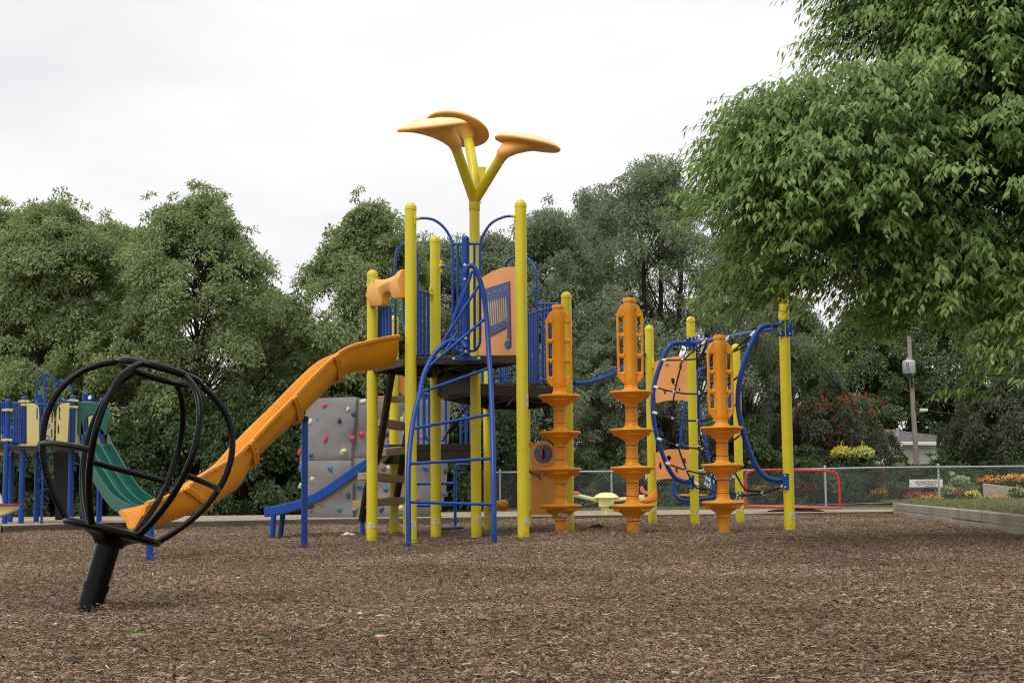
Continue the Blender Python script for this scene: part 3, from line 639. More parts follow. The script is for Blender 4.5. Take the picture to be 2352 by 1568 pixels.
# loose wood chips over the bed
def chips():
    g = np.random.default_rng(19); out_ = []
    bands = [(3.4, 5.2, 8600), (5.2, 7.5, 6800), (7.5, 10.5, 4600), (10.5, 15, 3000), (15, 26, 1200)]
    P = []; S = []
    for y0, y1, dn in bands:
        x0, x1 = -.40 * y1 - 1.2, .40 * y1 + 1.2; n = int(dn * (x1 - x0) * (y1 - y0))
        x = g.uniform(x0, x1, n); y = g.uniform(y0, y1, n)
        bx = np.interp(x, [p[0] for p in BL], [p[1] for p in BL]); wx = np.interp(y, [p[1] for p in BR[::-1]], [p[0] for p in BR[::-1]])
        k = (np.abs(x) < .40 * y + 1.2) & (y < bx - .06) & (x < wx - .12)
        P.append(np.stack([x[k], y[k]], 1)); S.append(np.full(k.sum(), .95 if y1 < 11 else (1.05 if y1 < 16 else 1.25)))
    P = np.concatenate(P); S = np.concatenate(S); n = len(P)
    sm = lambda a, b, t: (lambda q: q * q * (3 - 2 * q))(np.clip((t - a) / (b - a), 0, 1))
    x, y = P[:, 0], P[:, 1]
    z = .06 * sm(-1.0, .4, x) * sm(10, 14.5, y) + .012 * np.sin(x * 1.7 + .6 * y) * np.sin(y * 1.1 - .4 * x) * sm(4, 7, y) + .012 * np.sin(3.1 * x + 1.3 * y) * np.sin(2.3 * y)
    # small heaps and hollows, so the bed is uneven and throws little shadows
    z += .010 * np.sin(x * 9 + 3 * np.sin(y * 5)) * np.sin(y * 8 + 2 * np.sin(x * 6)) + g.uniform(-.002, .018, n)
    for px_, py_, rr_ in POSTS:              # chips heaped against the foot of each post, scraped away further out
        dd = np.hypot(x - px_, y - py_) - rr_; z += .030 * np.exp(-(dd / .07) ** 2) * (dd > -.02) - .018 * np.exp(-((dd - .32) / .16) ** 2)
    for hx, hy, hr, hd in HOLLOWS:
        z -= hd * np.exp(-(((x - hx) ** 2 + (y - hy) ** 2) / hr ** 2)) * .8
    L_ = S * np.clip(g.lognormal(math.log(.0148), .36, n), .007, .036); Wd = L_ * g.uniform(.18, .42, n); Th = Wd * g.uniform(.2, .45, n)
    a = g.uniform(0, 6.283, n); tl = g.normal(0, .24, n); rl = g.normal(0, .35, n)
    d = np.stack([np.cos(a) * np.cos(tl), np.sin(a) * np.cos(tl), np.sin(tl)], 1); s = np.stack([-np.sin(a), np.cos(a), rl], 1); s = norm(s); u = np.cross(d, s)
    c = np.stack([x, y, z], 1); hl = (L_ / 2)[:, None]; hw = (Wd / 2)[:, None]; th = Th[:, None]; j = g.uniform(.55, 1.0, (n, 1)); j2 = g.uniform(.35, 1.0, (n, 1)); sk = g.uniform(-.3, .3, (n, 1)) * hl
    V = np.stack([c - d * hl - s * hw * j2, c - d * (hl + sk * .4) + u * th * .8, c - d * hl + s * hw * j, c + d * hl - s * hw * j, c + d * (hl + sk) + u * th, c + d * hl + s * hw * j2], 1).reshape(-1, 3)
    i = np.arange(n)[:, None] * 6
    Fq = np.concatenate([i + np.array([0, 3, 4, 1]), i + np.array([1, 4, 5, 2])], 0)
    mt, nt, b = new_mat('wood_chip'); L = nt.links.new
    ge = N(nt, 'ShaderNodeNewGeometry'); tc = N(nt, 'ShaderNodeTexCoord'); n2 = N(nt, 'ShaderNodeTexNoise', Scale=.6, Detail=4.0); L(tc.outputs['Object'], n2.inputs['Vector'])
    a2 = N(nt, 'ShaderNodeMath', operation='MULTIPLY_ADD'); a2.inputs[1].default_value = .75; L(n2.outputs['Fac'], a2.inputs[0]); L(ge.outputs['Random Per Island'], a2.inputs[2])
    sb = N(nt, 'ShaderNodeMath', operation='SUBTRACT'); sb.inputs[1].default_value = .375; L(a2.outputs[0], sb.inputs[0])
    r = ramp(nt, [(.0, (.028, .017, .009)), (.28, (.112, .071, .040)), (.60, (.222, .151, .092)), (.88, (.335, .245, .163)), (1.0, (.52, .41, .29))]); L(sb.outputs[0], r.inputs['Fac'])
    L(r.outputs['Color'], b.inputs['Base Color']); b.inputs['Roughness'].default_value = .85; b.inputs['Specular IOR Level'].default_value = .25
    o = np_mesh('wood_chips', V, Fq, mt); tag(o, 'brown and grey wood chips covering the playground bed', None, kind='stuff')
# grass: blades over the lawn strips
def grass():
    g = np.random.default_rng(29); P = []
    def strip(x0, x1, y0, y1, n, zf):
        x = g.uniform(x0, x1, n); y = g.uniform(y0, y1, n); P.append(np.stack([x, y, np.array([zf(a, b) for a, b in zip(x, y)])], 1))
    strip(-17, 7.2, 40.3, 41.6, 9000, lambda x, y: -.05); strip(-1, 8, 41, 46.6, 12000, lambda x, y: -.05)
    y = g.uniform(8, 27, 26000); x = np.interp(y, [p[1] for p in BR[::-1]], [p[0] for p in BR[::-1]]) + .16 + g.random(26000) ** 1.4 * 6
    P.append(np.stack([x, y, np.full(26000, .212)], 1))
    strip(10.9, 22, 40.6, 43, 7000, lambda x, y: lawnz(x, y) - .003)
    y = g.uniform(27, 40.6, 20000); x = 7.4 + (y - 26.9) * .262 + g.random(20000) * 8; P.append(np.stack([x, y, .212 - .10 * np.clip((y - 27) / 15, 0, 1) ** 2 * (3 - 2 * np.clip((y - 27) / 15, 0, 1))], 1))
    strip(-12, -3, 39.4, 40.6, 2500, lambda x, y: -.03)
    P = np.concatenate(P); n = len(P); D = np.stack([g.normal(0, .35, n), g.normal(0, .35, n), np.ones(n)], 1)
    V, Fq = quads_np(P, D, np.stack([g.normal(0, 1, n), g.normal(0, 1, n), np.full(n, .2)], 1), g.uniform(.05, .12, n), g.uniform(.010, .022, n), .3)
    o = np_mesh('lawn_grass', V, Fq, M['grass']); tag(o, 'short green and straw coloured grass of the lawn', None, kind='stuff')
grass()

# ------------------------------------------------------------------ timber edging
def timber_run(name, label, pts, zt, hgt, wd, mat, seg=2.6, courses=1, group=None):
    r = thing(name, label, 'edging', (pts[0][0], pts[0][1], 0)); rr = random.Random(len(label)); P = []
    for i in range(len(pts) - 1):
        a = Vector(pts[i]); b = Vector(pts[i + 1]); n = max(1, round((b - a).length / seg))
        for k in range(n): P.append((a.lerp(b, k / n), a.lerp(b, (k + 1) / n)))
    for c in range(courses):
        for k, (a, b) in enumerate(P):
            t = (b - a).normalized(); za = zt(*a) - c * (hgt + .004); zb = zt(*b) - c * (hgt + .004)
            sh = rr.uniform(-.008, .008); nn = Vector((-t.y, t.x)) * sh
            a2 = a + t * (.004 + (c * .0)); b2 = b - t * .004
            mb = MB(); A = Vector((a2.x + nn.x, a2.y + nn.y, za - hgt / 2)); B = Vector((b2.x + nn.x, b2.y + nn.y, zb - hgt / 2 + rr.uniform(-.006, .006)))
            mb.beam(A, B, wd, hgt); o = mb.build('timber', mat, r, bevel=.010)
    return r
timber_run('timber_edging', 'low grey timber edging behind the tower, between brown chips and pale gravel', BL[1:], lambda x, y: .104, .14, .14, M['timber_dark'], 2.6)
timber_run('timber_edging', 'greenish grey timber edging at the far left, in front of the blue-posted play set', BL[:2], lambda x, y: .125, .15, .14, M['timber'], 3.0)
timber_run('timber_wall', 'two-course weathered timber wall holding up the lawn at the right', BR, lambda x, y: .255, .125, .15, M['timber'], 2.5, 2)
timber_run('timber_edging', 'thin far timber edging behind the pale gravel, under the left trees', [(-17, 37.5), (-4.5, 39.6)], lambda x, y: .03, .12, .14, M['timber'], 4.0)

# ------------------------------------------------------------------ chain-link fence
def fence():
    Y = 41.0; x0, x1 = -3.6, 26.0
    r = thing('chain_link_fence', 'galvanized chain-link fence running behind the playground in front of the flower garden', 'fence', (0, Y, 0))
    zb = lambda x: -.04 + .15 * sstep(9.6, 10.9, x); ht = 1.08
    def top(x): return 1.075 + .045 * sstep(7, 11, x)
    m_ = MB(); pts = [(x, Y, top(x)) for x in np.arange(x0, x1 + .1, 1.0)]
    m_.tube(pts, .024, 8); m_.build('top_rail', M['fence_steel'], r)
    for px in (1148, 1897, 2158):
        x = W(px, 1126, Y).x; p = MB(); p.tube([(x, Y + .045, zb(x) - .1), (x, Y + .045, top(x) + .05)], .032, 10); p.lathe([(.036, 0), (.036, .03), (.0, .06)], (x, Y + .045, top(x) + .045)); p.build('fence_post', M['fence_steel'], r)
    for px in (1405, 1650, 2420): 
        x = W(px, 1126, Y).x; p = MB(); p.tube([(x, Y + .045, zb(x) - .1), (x, Y + .045, top(x) + .05)], .028, 10); p.build('fence_post', M['fence_steel'], r)
    V = []; Fq = []; rw = .0029; s = .088; hh = 1.14; n = int((x1 - x0 + hh) / s)
    for d in (1, -1):
        for k in range(n + 14):
            xa = x0 - (hh if d > 0 else 0) + k * s; xb = xa + d * hh * .92 
            a = np.array([xa, Y - .03 + .006 * d, 0.0]); b = np.array([xb, Y - .03 + .006 * d, 1.0])
            t0, t1 = 0.0, 1.0                       # clip to the fence length
            for _ in range(1):
                if xa < x0: t0 = max(t0, (x0 - xa) / (xb - xa)) if xb > x0 else 2
                if xb < x0: t1 = min(t1, (x0 - xa) / (xb - xa)) if xa > x0 else -1
                if xa > x1: t0 = max(t0, (x1 - xa) / (xb - xa)) if xb < x1 else 2
                if xb > x1: t1 = min(t1, (x1 - xa) / (xb - xa)) if xa < x1 else -1
            if t1 - t0 < .02: continue
            def pt(t):
                x = xa + (xb - xa) * t; z0 = zb(x) - .01; return np.array([x, a[1], z0 + (top(x) + .035 - z0) * t])
            o = len(V)
            ks = 4
            for q in range(ks + 1):
                p = pt(t0 + (t1 - t0) * q / ks); V += [p + (rw, 0, 0), p + (-rw * .5, rw * .87, 0), p + (-rw * .5, -rw * .87, 0)]
            for q in range(ks):
                for e in range(3): Fq.append((o + q * 3 + e, o + q * 3 + (e + 1) % 3, o + q * 3 + 3 + (e + 1) % 3, o + q * 3 + 3 + e))
    np_mesh('wire_mesh', V, Fq, M['fence_steel'], r)
fence()
# ================================================================== the tower
def XY(px, py, Y): p = W(px, py, Y); return (p.x, p.y)
def dome(r, zt, k=5): return [(r * math.cos(math.pi / 2 * i / k), zt - r + r * math.sin(math.pi / 2 * i / k) * .95) for i in range(k + 1)]
POSTS = []
def make_post(root, xy, zb, zt, r=.0640, sticker=None, mat='yellow', capname='post_cap', cap=True):
    x, y = xy; POSTS.append((x, y, r)); ztb = zt - r * .95 - .03 if cap else zt
    mb = MB(); mb.lathe([(r, zb), (r, .6), (r, 1.6), (r, ztb - .001)], (x, y, 0), n=24); p = mb.build('post', M[mat], root)
    if cap:
        c = MB(); rc = r + .0025
        c.lathe([(rc - .004, ztb), (rc, ztb + .004), (rc, zt - rc)] + dome(rc, zt)[1:], (x, y, 0), n=24); c.build(capname, M[mat], p)
    if sticker is not None: add_sticker(p, x, y, r, *sticker)
    return p
def add_sticker(p, x, y, r, az, z, wd=.075, ht=.055):
    """small maker's plate wrapped on a post; az in degrees from facing the viewer (-Y), to the right positive"""
    def arc(wd, z0, z1, rr, a0):
        n = 6; V = []
        for zz in (z0, z1):
            for i in range(n + 1):
                a = R(-90 + a0) + (i / n - .5) * wd / rr; V.append((x + rr * math.cos(a), y + rr * math.sin(a), zz))
        return V, [(i, i + 1, n + 2 + i, n + 1 + i) for i in range(n)]
    s = MB(); s.add(*arc(wd, z - ht / 2, z + ht / 2, r + .0035, az)); so = s.build('label_plate', M['white'], p, fixn=False)
    t = MB()
    for k, (zz, ww, oo, hh) in enumerate([(.016, .8, 0, .004), (.007, .72, -1.5, .003), (-.001, .78, -.5, .003), (-.014, .34, -11, .009), (-.014, .25, 8, .004)]):
        t.add(*arc(wd * ww, z + zz - hh / 2, z + zz + hh / 2, r + .0045, az + oo))
    t.build('printed_lines', M['print'], p, fixn=False)
def bolt(mb, p, d, r=.011): mb.lathe([(r * 1.5, 0), (r * 1.5, .004), (r, .006), (r, .011), (.001, .013)], p, d, n=10)

tower = thing('play_tower', 'tall tower of yellow posts with orange slide, blue climbing frame and three orange canopy petals', 'play structure', (-.5, 16.5, 0))
pL = XY(855, 950, 16.5); pFL = XY(943.5, 850, 15.5); pFR = XY(1199, 850, 15.4); pM = XY(1092.5, 950, 16.6); pB = XY(1000.5, 950, 17.3)
pR = XY(1304, 950, 17.5); pB2 = XY(905, 950, 18.6); pC = XY(1121, 1000, 19.5); pF2 = XY(1207.5, 1000, 19.7); pX = XY(935, 1100, 19.0)
def Zat(py, px, Y): return W(px, py, Y).z
for nm, xy, zt, st in [('L', pL, 3.14, (5, .17)), ('FL', pFL, 3.73, (22, .20)), ('FR', pFR, 3.73, (35, .22)), ('B', pB, 3.68, (10, .19)), ('R', pR, 3.0, (10, .20)), ('C', pC, 2.75, (20, .20)), ('F2', pF2, 1.72, (40, .22))]:
    P_ = make_post(tower, xy, -.12, zt, sticker=st)
    if nm == 'FR':
        add_sticker(P_, xy[0], xy[1], .064, 58, Zat(920, 1205, 15.4), .05, .13)
make_post(tower, pB2, -.12, 2.86, r=.060, sticker=(35, .20)); make_post(tower, pX, -.12, 1.5, r=.055)
pm_ = make_post(tower, pM, -.12, Zat(468, 1092, 16.6), r=.061, sticker=(30, .23), cap=False)

# ---- canopy: three yellow arms carrying orange petals
def petal(p0, a, nrm, c, rx, ry, xd, name='canopy_petal', thick=.041, p1=None):
    """funnel from the arm end p0 (axis a), opening into a leaning disc at c (normal nrm, long axis xd)"""
    a = Vector(a).normalized(); nrm = Vector(nrm).normalized(); xd = Vector(xd); xd = (xd - nrm * xd.dot(nrm)).normalized(); yd = nrm.cross(xd); n = 36
    u0 = (xd - a * xd.dot(a)).normalized(); v0 = a.cross(u0); p0 = Vector(p0); c = Vector(c); rings = []
    cb = c - nrm * thick * .55
    ctl = [(0, .062), (.08, .062), (.20, .068), (.32, .082), (.44, .108), (.55, .150), (.64, .198), (.73, .62), (.83, .80), (.91, .91), (.965, .975)]
    for q, f in ctl:
        e = q * q * (3 - 2 * q); ax_u = u0.lerp(xd, e).normalized(); ax_v = v0.lerp(yd, e).normalized()
        if f < .20:
            ra = rb = f
        else: ra, rb = rx * f, ry * f
        h = p0 + a * (.0 + .30 * min(q, .66)); 
        s_ = sstep(.30, .84, q); ce = h.lerp(cb, s_)
        rings.append([ce + ax_u * ra * math.cos(6.28318 * j / n) + ax_v * rb * math.sin(6.28318 * j / n) for j in range(n)])
    for f, hh in [(1.0, -.30), (1.012, .0), (1.0, .28), (.97, .42)]:
        rings.append([c + nrm * thick * hh + xd * rx * f * math.cos(6.28318 * j / n) + yd * ry * f * math.sin(6.28318 * j / n) for j in range(n)])
    top = [rings[-1]]
    for f, hh in [(.94, .72), (.84, 1.20), (.66, 1.75), (.45, 2.10), (.22, 2.28), (.03, 2.32)]:
        top.append([c + nrm * thick * (hh * (1 if True else 0) - .0) + xd * rx * f * math.cos(6.28318 * j / n) + yd * ry * f * math.sin(6.28318 * j / n) for j in range(n)])
    o = MB().loft(rings, caps=False).build(name, M['petal'], tower, ang=60)
    t = MB().loft(top, caps=False)
    for th in (0.9, 2.4, 3.7, 5.3):       # shallow raised ribs on the top
        e_ = xd * rx * math.cos(th) + yd * ry * math.sin(th)
        t.tube([c + nrm * thick * 2.20 + e_ * .28, c + nrm * thick * 2.02 + e_ * .47, c + nrm * thick * 1.66 + e_ * .66], [.007, .014, .007], 8)
    t.build('petal_top', M['petal_top'], o, ang=60)
    return o
YM = 16.6
hub = Vector((pM[0], pM[1], Zat(466, 1092, YM)))
armbase = hub + Vector((0, 0, .02))
def arm(e, bend=None):
    e = Vector(e); pts = [armbase - (e - armbase).normalized() * .0, e] if bend is None else smooth_path([armbase, Vector(bend), e], 8)
    mb = MB(); mb.tube(pts, .060, 20); mb.build('canopy_arm', M['yellow'], tower); return (Vector(pts[-1]) - Vector(pts[-2])).normalized()
eL = W(1050, 347, 16.15); aL = arm(eL)
petal(eL, aL, (-.10, -.26, .96), W(992, 291, 16.0), .400, .36, (1, 0, .06))
eR = W(1147, 368, 16.25); aR = arm(eR)
petal(eR, aR, (.20, -.09, .97), W(1212, 330, 16.35), .39, .36, (1, 0, -.22))
eB = W(1076, 322, 17.05); aB = arm(eB, W(1088, 395, 16.75))
petal(eB, aB, (.20, .30, .93), W(1050, 297, 17.2), .40, .38, (1, 0, -.20))
mb = MB(); mb.lathe([(.0635, -.10), (.066, -.096), (.066, .0), (.062, .06)], hub, n=24); 
for q in (W(1105, 390, 16.4), ): pass
mb.build('canopy_collar', M['yellow'], tower)
wb = MB(); wb.plate([W(1078, 420, 16.7), W(1100, 383, 16.72), W(1117, 384, 16.72), W(1110, 420, 16.7), W(1095, 445, 16.65)], (0, .012, 0)); wb.build('arm_web', M['yellow'], tower)
cb_ = MB()
for q, d in [(W(1150, 379, 16.19), (.5, -.85, 0)), (W(1104, 466, 16.53), (.2, -1, 0))]: bolt(cb_, q, d, .007)
cb_.build('bolts', M['bolt'], tower)

# ---- decks
def deck(name, poly, zt, th, ribs=True):
    A = [Vector((p[0], p[1], zt - th)) for p in poly]; mb = MB(); mb.plate([p + Vector((0, 0, th)) for p in A], (0, 0, -.016))
    for i in range(len(A)):
        a, b = A[i], A[(i + 1) % len(A)]; mb.beam((a.x, a.y, zt - th / 2 - .0), (b.x, b.y, zt - th / 2 - .0), .030, th + .004)
    c = sum(A, Vector((0, 0, 0))) / len(A)
    if ribs:
        for i in range(len(A)): m_ = (A[i] + A[(i + 1) % len(A)]) / 2; mb.beam((c.x, c.y, zt - .055), (m_.x, m_.y, zt - .055), .035, .07)
        for i in range(len(A)): mb.beam((c.x, c.y, zt - .05), (A[i].x, A[i].y, zt - .05), .03, .06)
    return mb.build(name, M['deck'], tower, bevel=.006)
deck('deck', [pL, pFL, pFR, pM, pB], 2.010, .085)
deck('deck', [(pM[0] + .02, pM[1] - .03), (pR[0] - .05, pR[1] - .05), (pR[0] + .1, pR[1] + 1.0), pF2, pC, (pB[0] + .1, pB[1] + .1)], 1.795, .135)
kb = MB(); a = Vector((pB[0], pB[1], 1.81)); b = Vector((pM[0], pM[1], 1.81)); kb.beam(a, b, .02, .24); kb.build('riser_plate', M['deck'], tower, bevel=.004)
d3 = [XY(880, 1020, 18.5), XY(1084, 1020, 18.5), XY(1078, 1020, 19.9), XY(900, 1020, 19.9)]
deck('deck', d3, Zat(1019.5, 990, 18.5), .09)
sk = MB(); zt3 = Zat(1019.5, 990, 18.5)
for i in (0, 1, 3): 
    a, b = d3[i], d3[(i + 1) % 4]; a = Vector((*a, zt3 - .17)).lerp(Vector((*b, zt3 - .17)), .04); b2 = Vector((*b, zt3 - .17)).lerp(a, .04); sk.beam(a, b2, .02, .16)
sk.build('deck_skirt', M['deck'], tower)
db = MB()
for px in (1026, 1095 + 90): bolt(db, W(px, 826 + (5 if px < 1100 else -1), 15.42), (0, -1, 0), .010)
for px in (1120, 1150, 1240, 1262): bolt(db, W(px, 884, 16.66 if px < 1200 else 17.0), (0, -1, 0), .008)
db.build('bolts', M['deck'], tower)

# ---- rails
def rail(name, pts_list, r=.0165, mat='blue', extra=None):
    mb = MB()
    for pts in pts_list: mb.tube(pts, r if not isinstance(pts, tuple) else pts[1], 8)
    return mb.build(name, M[mat], tower)
def on(A, B, fz, pts): return [WP(*fz(*p), A, B) for p in pts]
fe = (XY(943, 850, 15.5), XY(1199, 850, 15.4)); fo = ((fe[0][0], fe[0][1] - .02), (fe[1][0], fe[1][1] - .02))
hr = [smooth_path(on(*fo, z3, [(428, 230), (500, 228), (570, 245), (640, 300), (690, 380), (705, 440)]), 5) + smooth_path(on(*fo, z3, [(706, 700), (708, 1130), (714, 1200), (740, 1240), (785, 1250)]), 5),
      smooth_path(on(*fo, z3, [(1180, 212), (1100, 218), (1000, 268), (932, 370), (914, 440)]), 5) + smooth_path(on(*fo, z3, [(915, 700), (916, 1120), (910, 1190), (880, 1236), (838, 1245)]), 5),
      on(*fo, z3, [(705, 425), (915, 423)]), on(*fo, z3, [(745, 425), (748, 1243)]), on(*fo, z3, [(872, 425), (874, 1240)])]
rail('heart_rail', hr, .0150)
for p, s_ in [((437, 230), 1), ((1172, 212), -1)]:
    fl = MB(); q = WP(*z3(*p), *fo); fl.lathe([(.026, 0), (.026, .012), (.019, .02), (.019, .055)], q - Vector((.03 * s_, 0, 0)), (s_, 0, 0), 14); fl.box(q - Vector((.028 * s_, 0, 0)), (.02, .045, .15)); fl.build('rail_flange', M['yellow'], tower, bevel=.006)
# mast in the middle of the front edge with its foot plate
ms = WP(*z3(807, 800), *fo); ms.y -= .05
mst = MB(); zt = WP(*z3(805, 365), *fo).z; zb_ = WP(*z3(807, 1275), *fo).z
mst.lathe([(.043, zb_), (.043, zt - .045)] + dome(.043, zt), (ms.x, ms.y, 0), n=20); mo = mst.build('mast', M['blue'], tower)
fp = MB(); fp.plate([WP(*z3(*p), *fo) - Vector((0, .03, 0)) for p in [(697, 1292), (755, 1285), (782, 1270), (832, 1270), (860, 1285), (930, 1290), (930, 1318), (697, 1320)]], (0, -.012, 0)); fp.build('foot_plate', M['blue'], mo, bevel=.004)
bb = MB()
for p in [(715, 1306), (908, 1303), (802, 598), (802, 706), (808, 1155), (808, 1255)]: bolt(bb, WP(*z3(*p), *fo) - Vector((0, .042 if p[1] > 1290 else .094, 0)), (0, -1, 0), .011)
bb.build('bolts', M['bolt'], mo)

# guard rails on the far edges of the top deck
lb = (pL, pB)
rail('guard_rail', [smooth_path(on(*lb, z3, [(268, 1250), (268, 800), (268, 560), (285, 470), (340, 424), (395, 430), (428, 500), (436, 620), (438, 1270)]), 5)] +
     [on(*lb, z3, [(x, 905), (x, 1250)]) for x in (143, 160, 178, 196, 230)] + [on(*lb, z3, [(440, 785), (540, 808)])] + [on(*lb, z3, [(x, 790), (x, 1282)]) for x in (460, 488, 518)] + [on(*lb, z3, [(440, 1270), (530, 1272)])], .0165)
bm = (pB, pM)
rail('guard_rail', [smooth_path(on(*bm, z3, [(625, 597), (680, 602), (740, 630), (772, 665), (780, 760), (775, 1000), (770, 1150)]), 5), on(*bm, z3, [(640, 1270), (700, 1225), (760, 1180)])], .0165)
for p, A in [((535, 808), lb), ((618, 598), bm)]: yf = MB(); yf.box(WP(*z3(*p), *A), (.03, .03, .16)); yf.lathe([(.026, -.03), (.026, .03)], WP(*z3(*p), *A), (1, .3, 0), 12); yf.build('rail_flange', M['yellow'], tower, bevel=.006)
# middle deck rails: arch entrance and bars to the right of the front post
ra = (XY(1150, 900, 18.9), (pR[0], pR[1] + .05))
rail('guard_rail', [smooth_path(on(*ra, z3, [(1108, 1480), (1108, 800), (1112, 600), (1140, 545), (1185, 522), (1240, 520), (1290, 545), (1335, 605), (1347, 680), (1352, 900), (1358, 1490)]), 5),
     on(*ra, z3, [(1275, 965), (1470, 912)]), on(*ra, z3, [(1360, 880), (1520, 884)]), on(*ra, z3, [(1372, 1462), (1500, 1462)])] + [on(*ra, z3, [(x, 950 if x < 1350 else 884), (x, 1485)]) for x in (1282, 1302, 1324, 1344, 1395, 1420, 1446)], .0170)
bp_ = ((pC[0], pC[1]), (pF2[0], pF2[1]))
rail('guard_rail', [on(*bp_, z3, [(x, 1240), (x, 1490)]) for x in (935, 985, 1070, 1095, 1125)] + [on(*bp_, z3, [(930, 1445), (1135, 1445)]), on(*bp_, z3, [(930, 1240), (1135, 1240)]), on(*bp_, z3, [(1130, 1345), (1200, 1395)])], .018)
# lower deck rails
lo = (d3[3], d3[2])
rail('guard_rail', [on(*lo, z4, [(x, 368), (x, 735)]) for x in (485, 525, 565, 690, 800, 838, 872)] + [on(*lo, z4, [(475, 365), (880, 372)])] +
     [smooth_path(on(*lo, z4, [(532, 380), (532, 600), (536, 670), (552, 702), (580, 710)]), 4), smooth_path(on(*lo, z4, [(688, 380), (688, 640), (684, 680), (668, 704), (655, 708)]), 4)], .019)
rail('hand_rail', [smooth_path([W(*z4(*p), y) for p, y in [((675, 690), 19.0), ((705, 645), 19.0), ((760, 560), 18.9), ((830, 475), 18.8), ((850, 450), 18.8), ((880, 440), 18.8)]], 4)], .018, 'black')
rail('low_ladder', [smooth_path([W(*z4(*p), 20.6) for p in [(880, 885), (790, 885), (765, 900), (758, 935), (757, 1100), (758, 1345)]], 4)] + [[W(*z4(380, y), 20.6), W(*z4(765, y2), 20.6)] for y, y2 in ((1027, 1022), (1188, 1183))], .022)
rail('ground_tube', [[W(1000, 1214, 18.2), W(1062, 1211, 19)]], .02)

# ---- the blue climbing frame in front
def climb_y(zv): return 14.15 + (15.25 - 14.15) * sstep(.2, 2.6, zv) 
def cp(px, py):
    Y = 14.6
    for _ in range(6): Y = climb_y(W(px, py, Y).z)
    return W(px, py, Y)
z3p = lambda l: [z3(*p) for p in l]; z4p = lambda l: [z4(*p) for p in l]
left = [cp(938.5, 1256)] + [cp(*p) for p in z4p([(413, 1200), (412, 1000), (420, 800), (436, 650), (461, 500), (498, 360)])] + [cp(*p) for p in z3p([(480, 1440), (528, 1330), (570, 1260), (620, 1210), (660, 1175), (705, 1166), (755, 1170), (790, 1190), (806, 1222)])]
right = [cp(1135.5, 1258)] + [cp(*p) for p in z4p([(1043, 1300), (1040, 1000), (1033, 700), (1028, 500), (1020, 300)])] + [cp(*p) for p in z3p([(985, 1300), (966, 1000), (940, 800), (902, 668), (872, 606), (846, 592), (818, 604), (802, 650)])]
clf = MB(); clf.tube(smooth_path(left, 6), .0275, 14); cf = clf.build('climbing_frame', M['blue'], tower)
clf = MB(); clf.tube(smooth_path(right, 6), .0275, 14); clf.build('frame_rail', M['blue'], cf)
rg = [((430, 1160), (1030, 1178)), ((435, 878), (1022, 840)), ((456, 618), (1016, 515)), ((503, 355), (1000, 178))]
for a, b in rg: MB().tube([cp(*z4(*a)), cp(*z4(*b))], .0165, 10).build('rung', M['blue'], cf)
for a, b in [((520, 1365), (948, 1000)), ((600, 1222), (902, 748)), ((660, 1165), (782, 790)), ((715, 1035), (855, 632)), ((650, 1240), (740, 1100))]: MB().tube([cp(*z3(*a)), cp(*z3(*b))], .0160, 10).build('rung', M['blue'], cf)

# ---- music panel between the right front post and the mushroom post
mpA, mpB = pM, pFR
def onm(f, pts): return [WP(*f(*p), mpA, mpB) for p in pts]
nM = Vector((-(mpB[1] - mpA[1]), mpB[0] - mpA[0], 0)).normalized()
if nM.y > 0: nM = -nM
mpn = MB(); mpn.plate(onm(z3, [(905, 1278), (905, 705), (930, 682), (970, 655), (1010, 634), (1050, 618), (1100, 605), (1140, 600), (1192, 601), (1195, 1276)]), -nM * .02)
mp_o = mpn.build('music_panel', M['peach'], tower, bevel=.004)
nt_ = MB(); nt_.plate([p + nM * .014 for p in onm(z3, [(946, 772), (1146, 709), (1156, 1190), (1150, 1215), (1132, 1226), (1115, 1218), (1108, 1196), (1114, 1172), (1130, 1158), (1130, 1060), (996, 1130), (990, 1108)])], -nM * .013, [[p + nM * .014 for p in onm(z3, [(964, 876), (1128, 828), (1138, 990), (990, 1058)])]])
nt_.build('note_shape', M['blue_panel'], mp_o, bevel=.003)
for k in range(10):
    x = 972 + k * 16.5; MB().tube([q + nM * .012 for q in onm(z3, [(x, 872 - k * 4.6), (x + 8, 1068 - k * 7.2)])], .0105, 8).build('chime', M['steel'], mp_o)
bb = MB()
for p in [(997, 808), (1039, 796), (1081, 784), (1126, 768), (1000, 1098), (1043, 1068), (1086, 1040), (1131, 1015), (1140, 1165)]: bolt(bb, WP(*z3(*p), mpA, mpB) + nM * .014, nM, .008)
bb.build('bolts', M['bolt'], mp_o)

# ---- small orange hood over the slide entrance
hA, hB = pL, pFL; nh = Vector((-(hB[1] - hA[1]), hB[0] - hA[0], 0)).normalized(); nh = nh if nh.y < 0 else -nh
sec = []
def onh(x, y, off): return WP(*z5(x, y), hA, hB) + nh * off
top_ = [(128, 400), (150, 335), (205, 285), (250, 300), (310, 288), (380, 265), (440, 235), (470, 195), (505, 175)]
bot_ = [(165, 588), (200, 592), (250, 588), (288, 575), (303, 475), (345, 432), (385, 434), (420, 503), (505, 500)]
for (tx, ty), (bx, by) in zip(top_, bot_):
    t0 = onh(tx, ty, -.10); t1 = onh(tx, ty, .05); tm = onh(tx + (bx - tx) * .4, ty + (by - ty) * .4, .10); b1 = onh(bx, by, .06); b0 = onh(bx, by, -.02)
    bm_ = onh(tx + (bx - tx) * .45, ty + (by - ty) * .45, -.02)
    sec.append([t0, t1, tm, b1, b0, bm_])
secs = [[*s] for s in zip(*[smooth_path(list(c), 4) for c in zip(*sec)])]
MB().loft(secs).build('slide_hood', M['petal'], tower, ang=80, bevel=.012)
MB().tube([onh(150, 560, .02), onh(165, 592, .03)], .03, 10).build('hood_foot', M['petal'], tower)
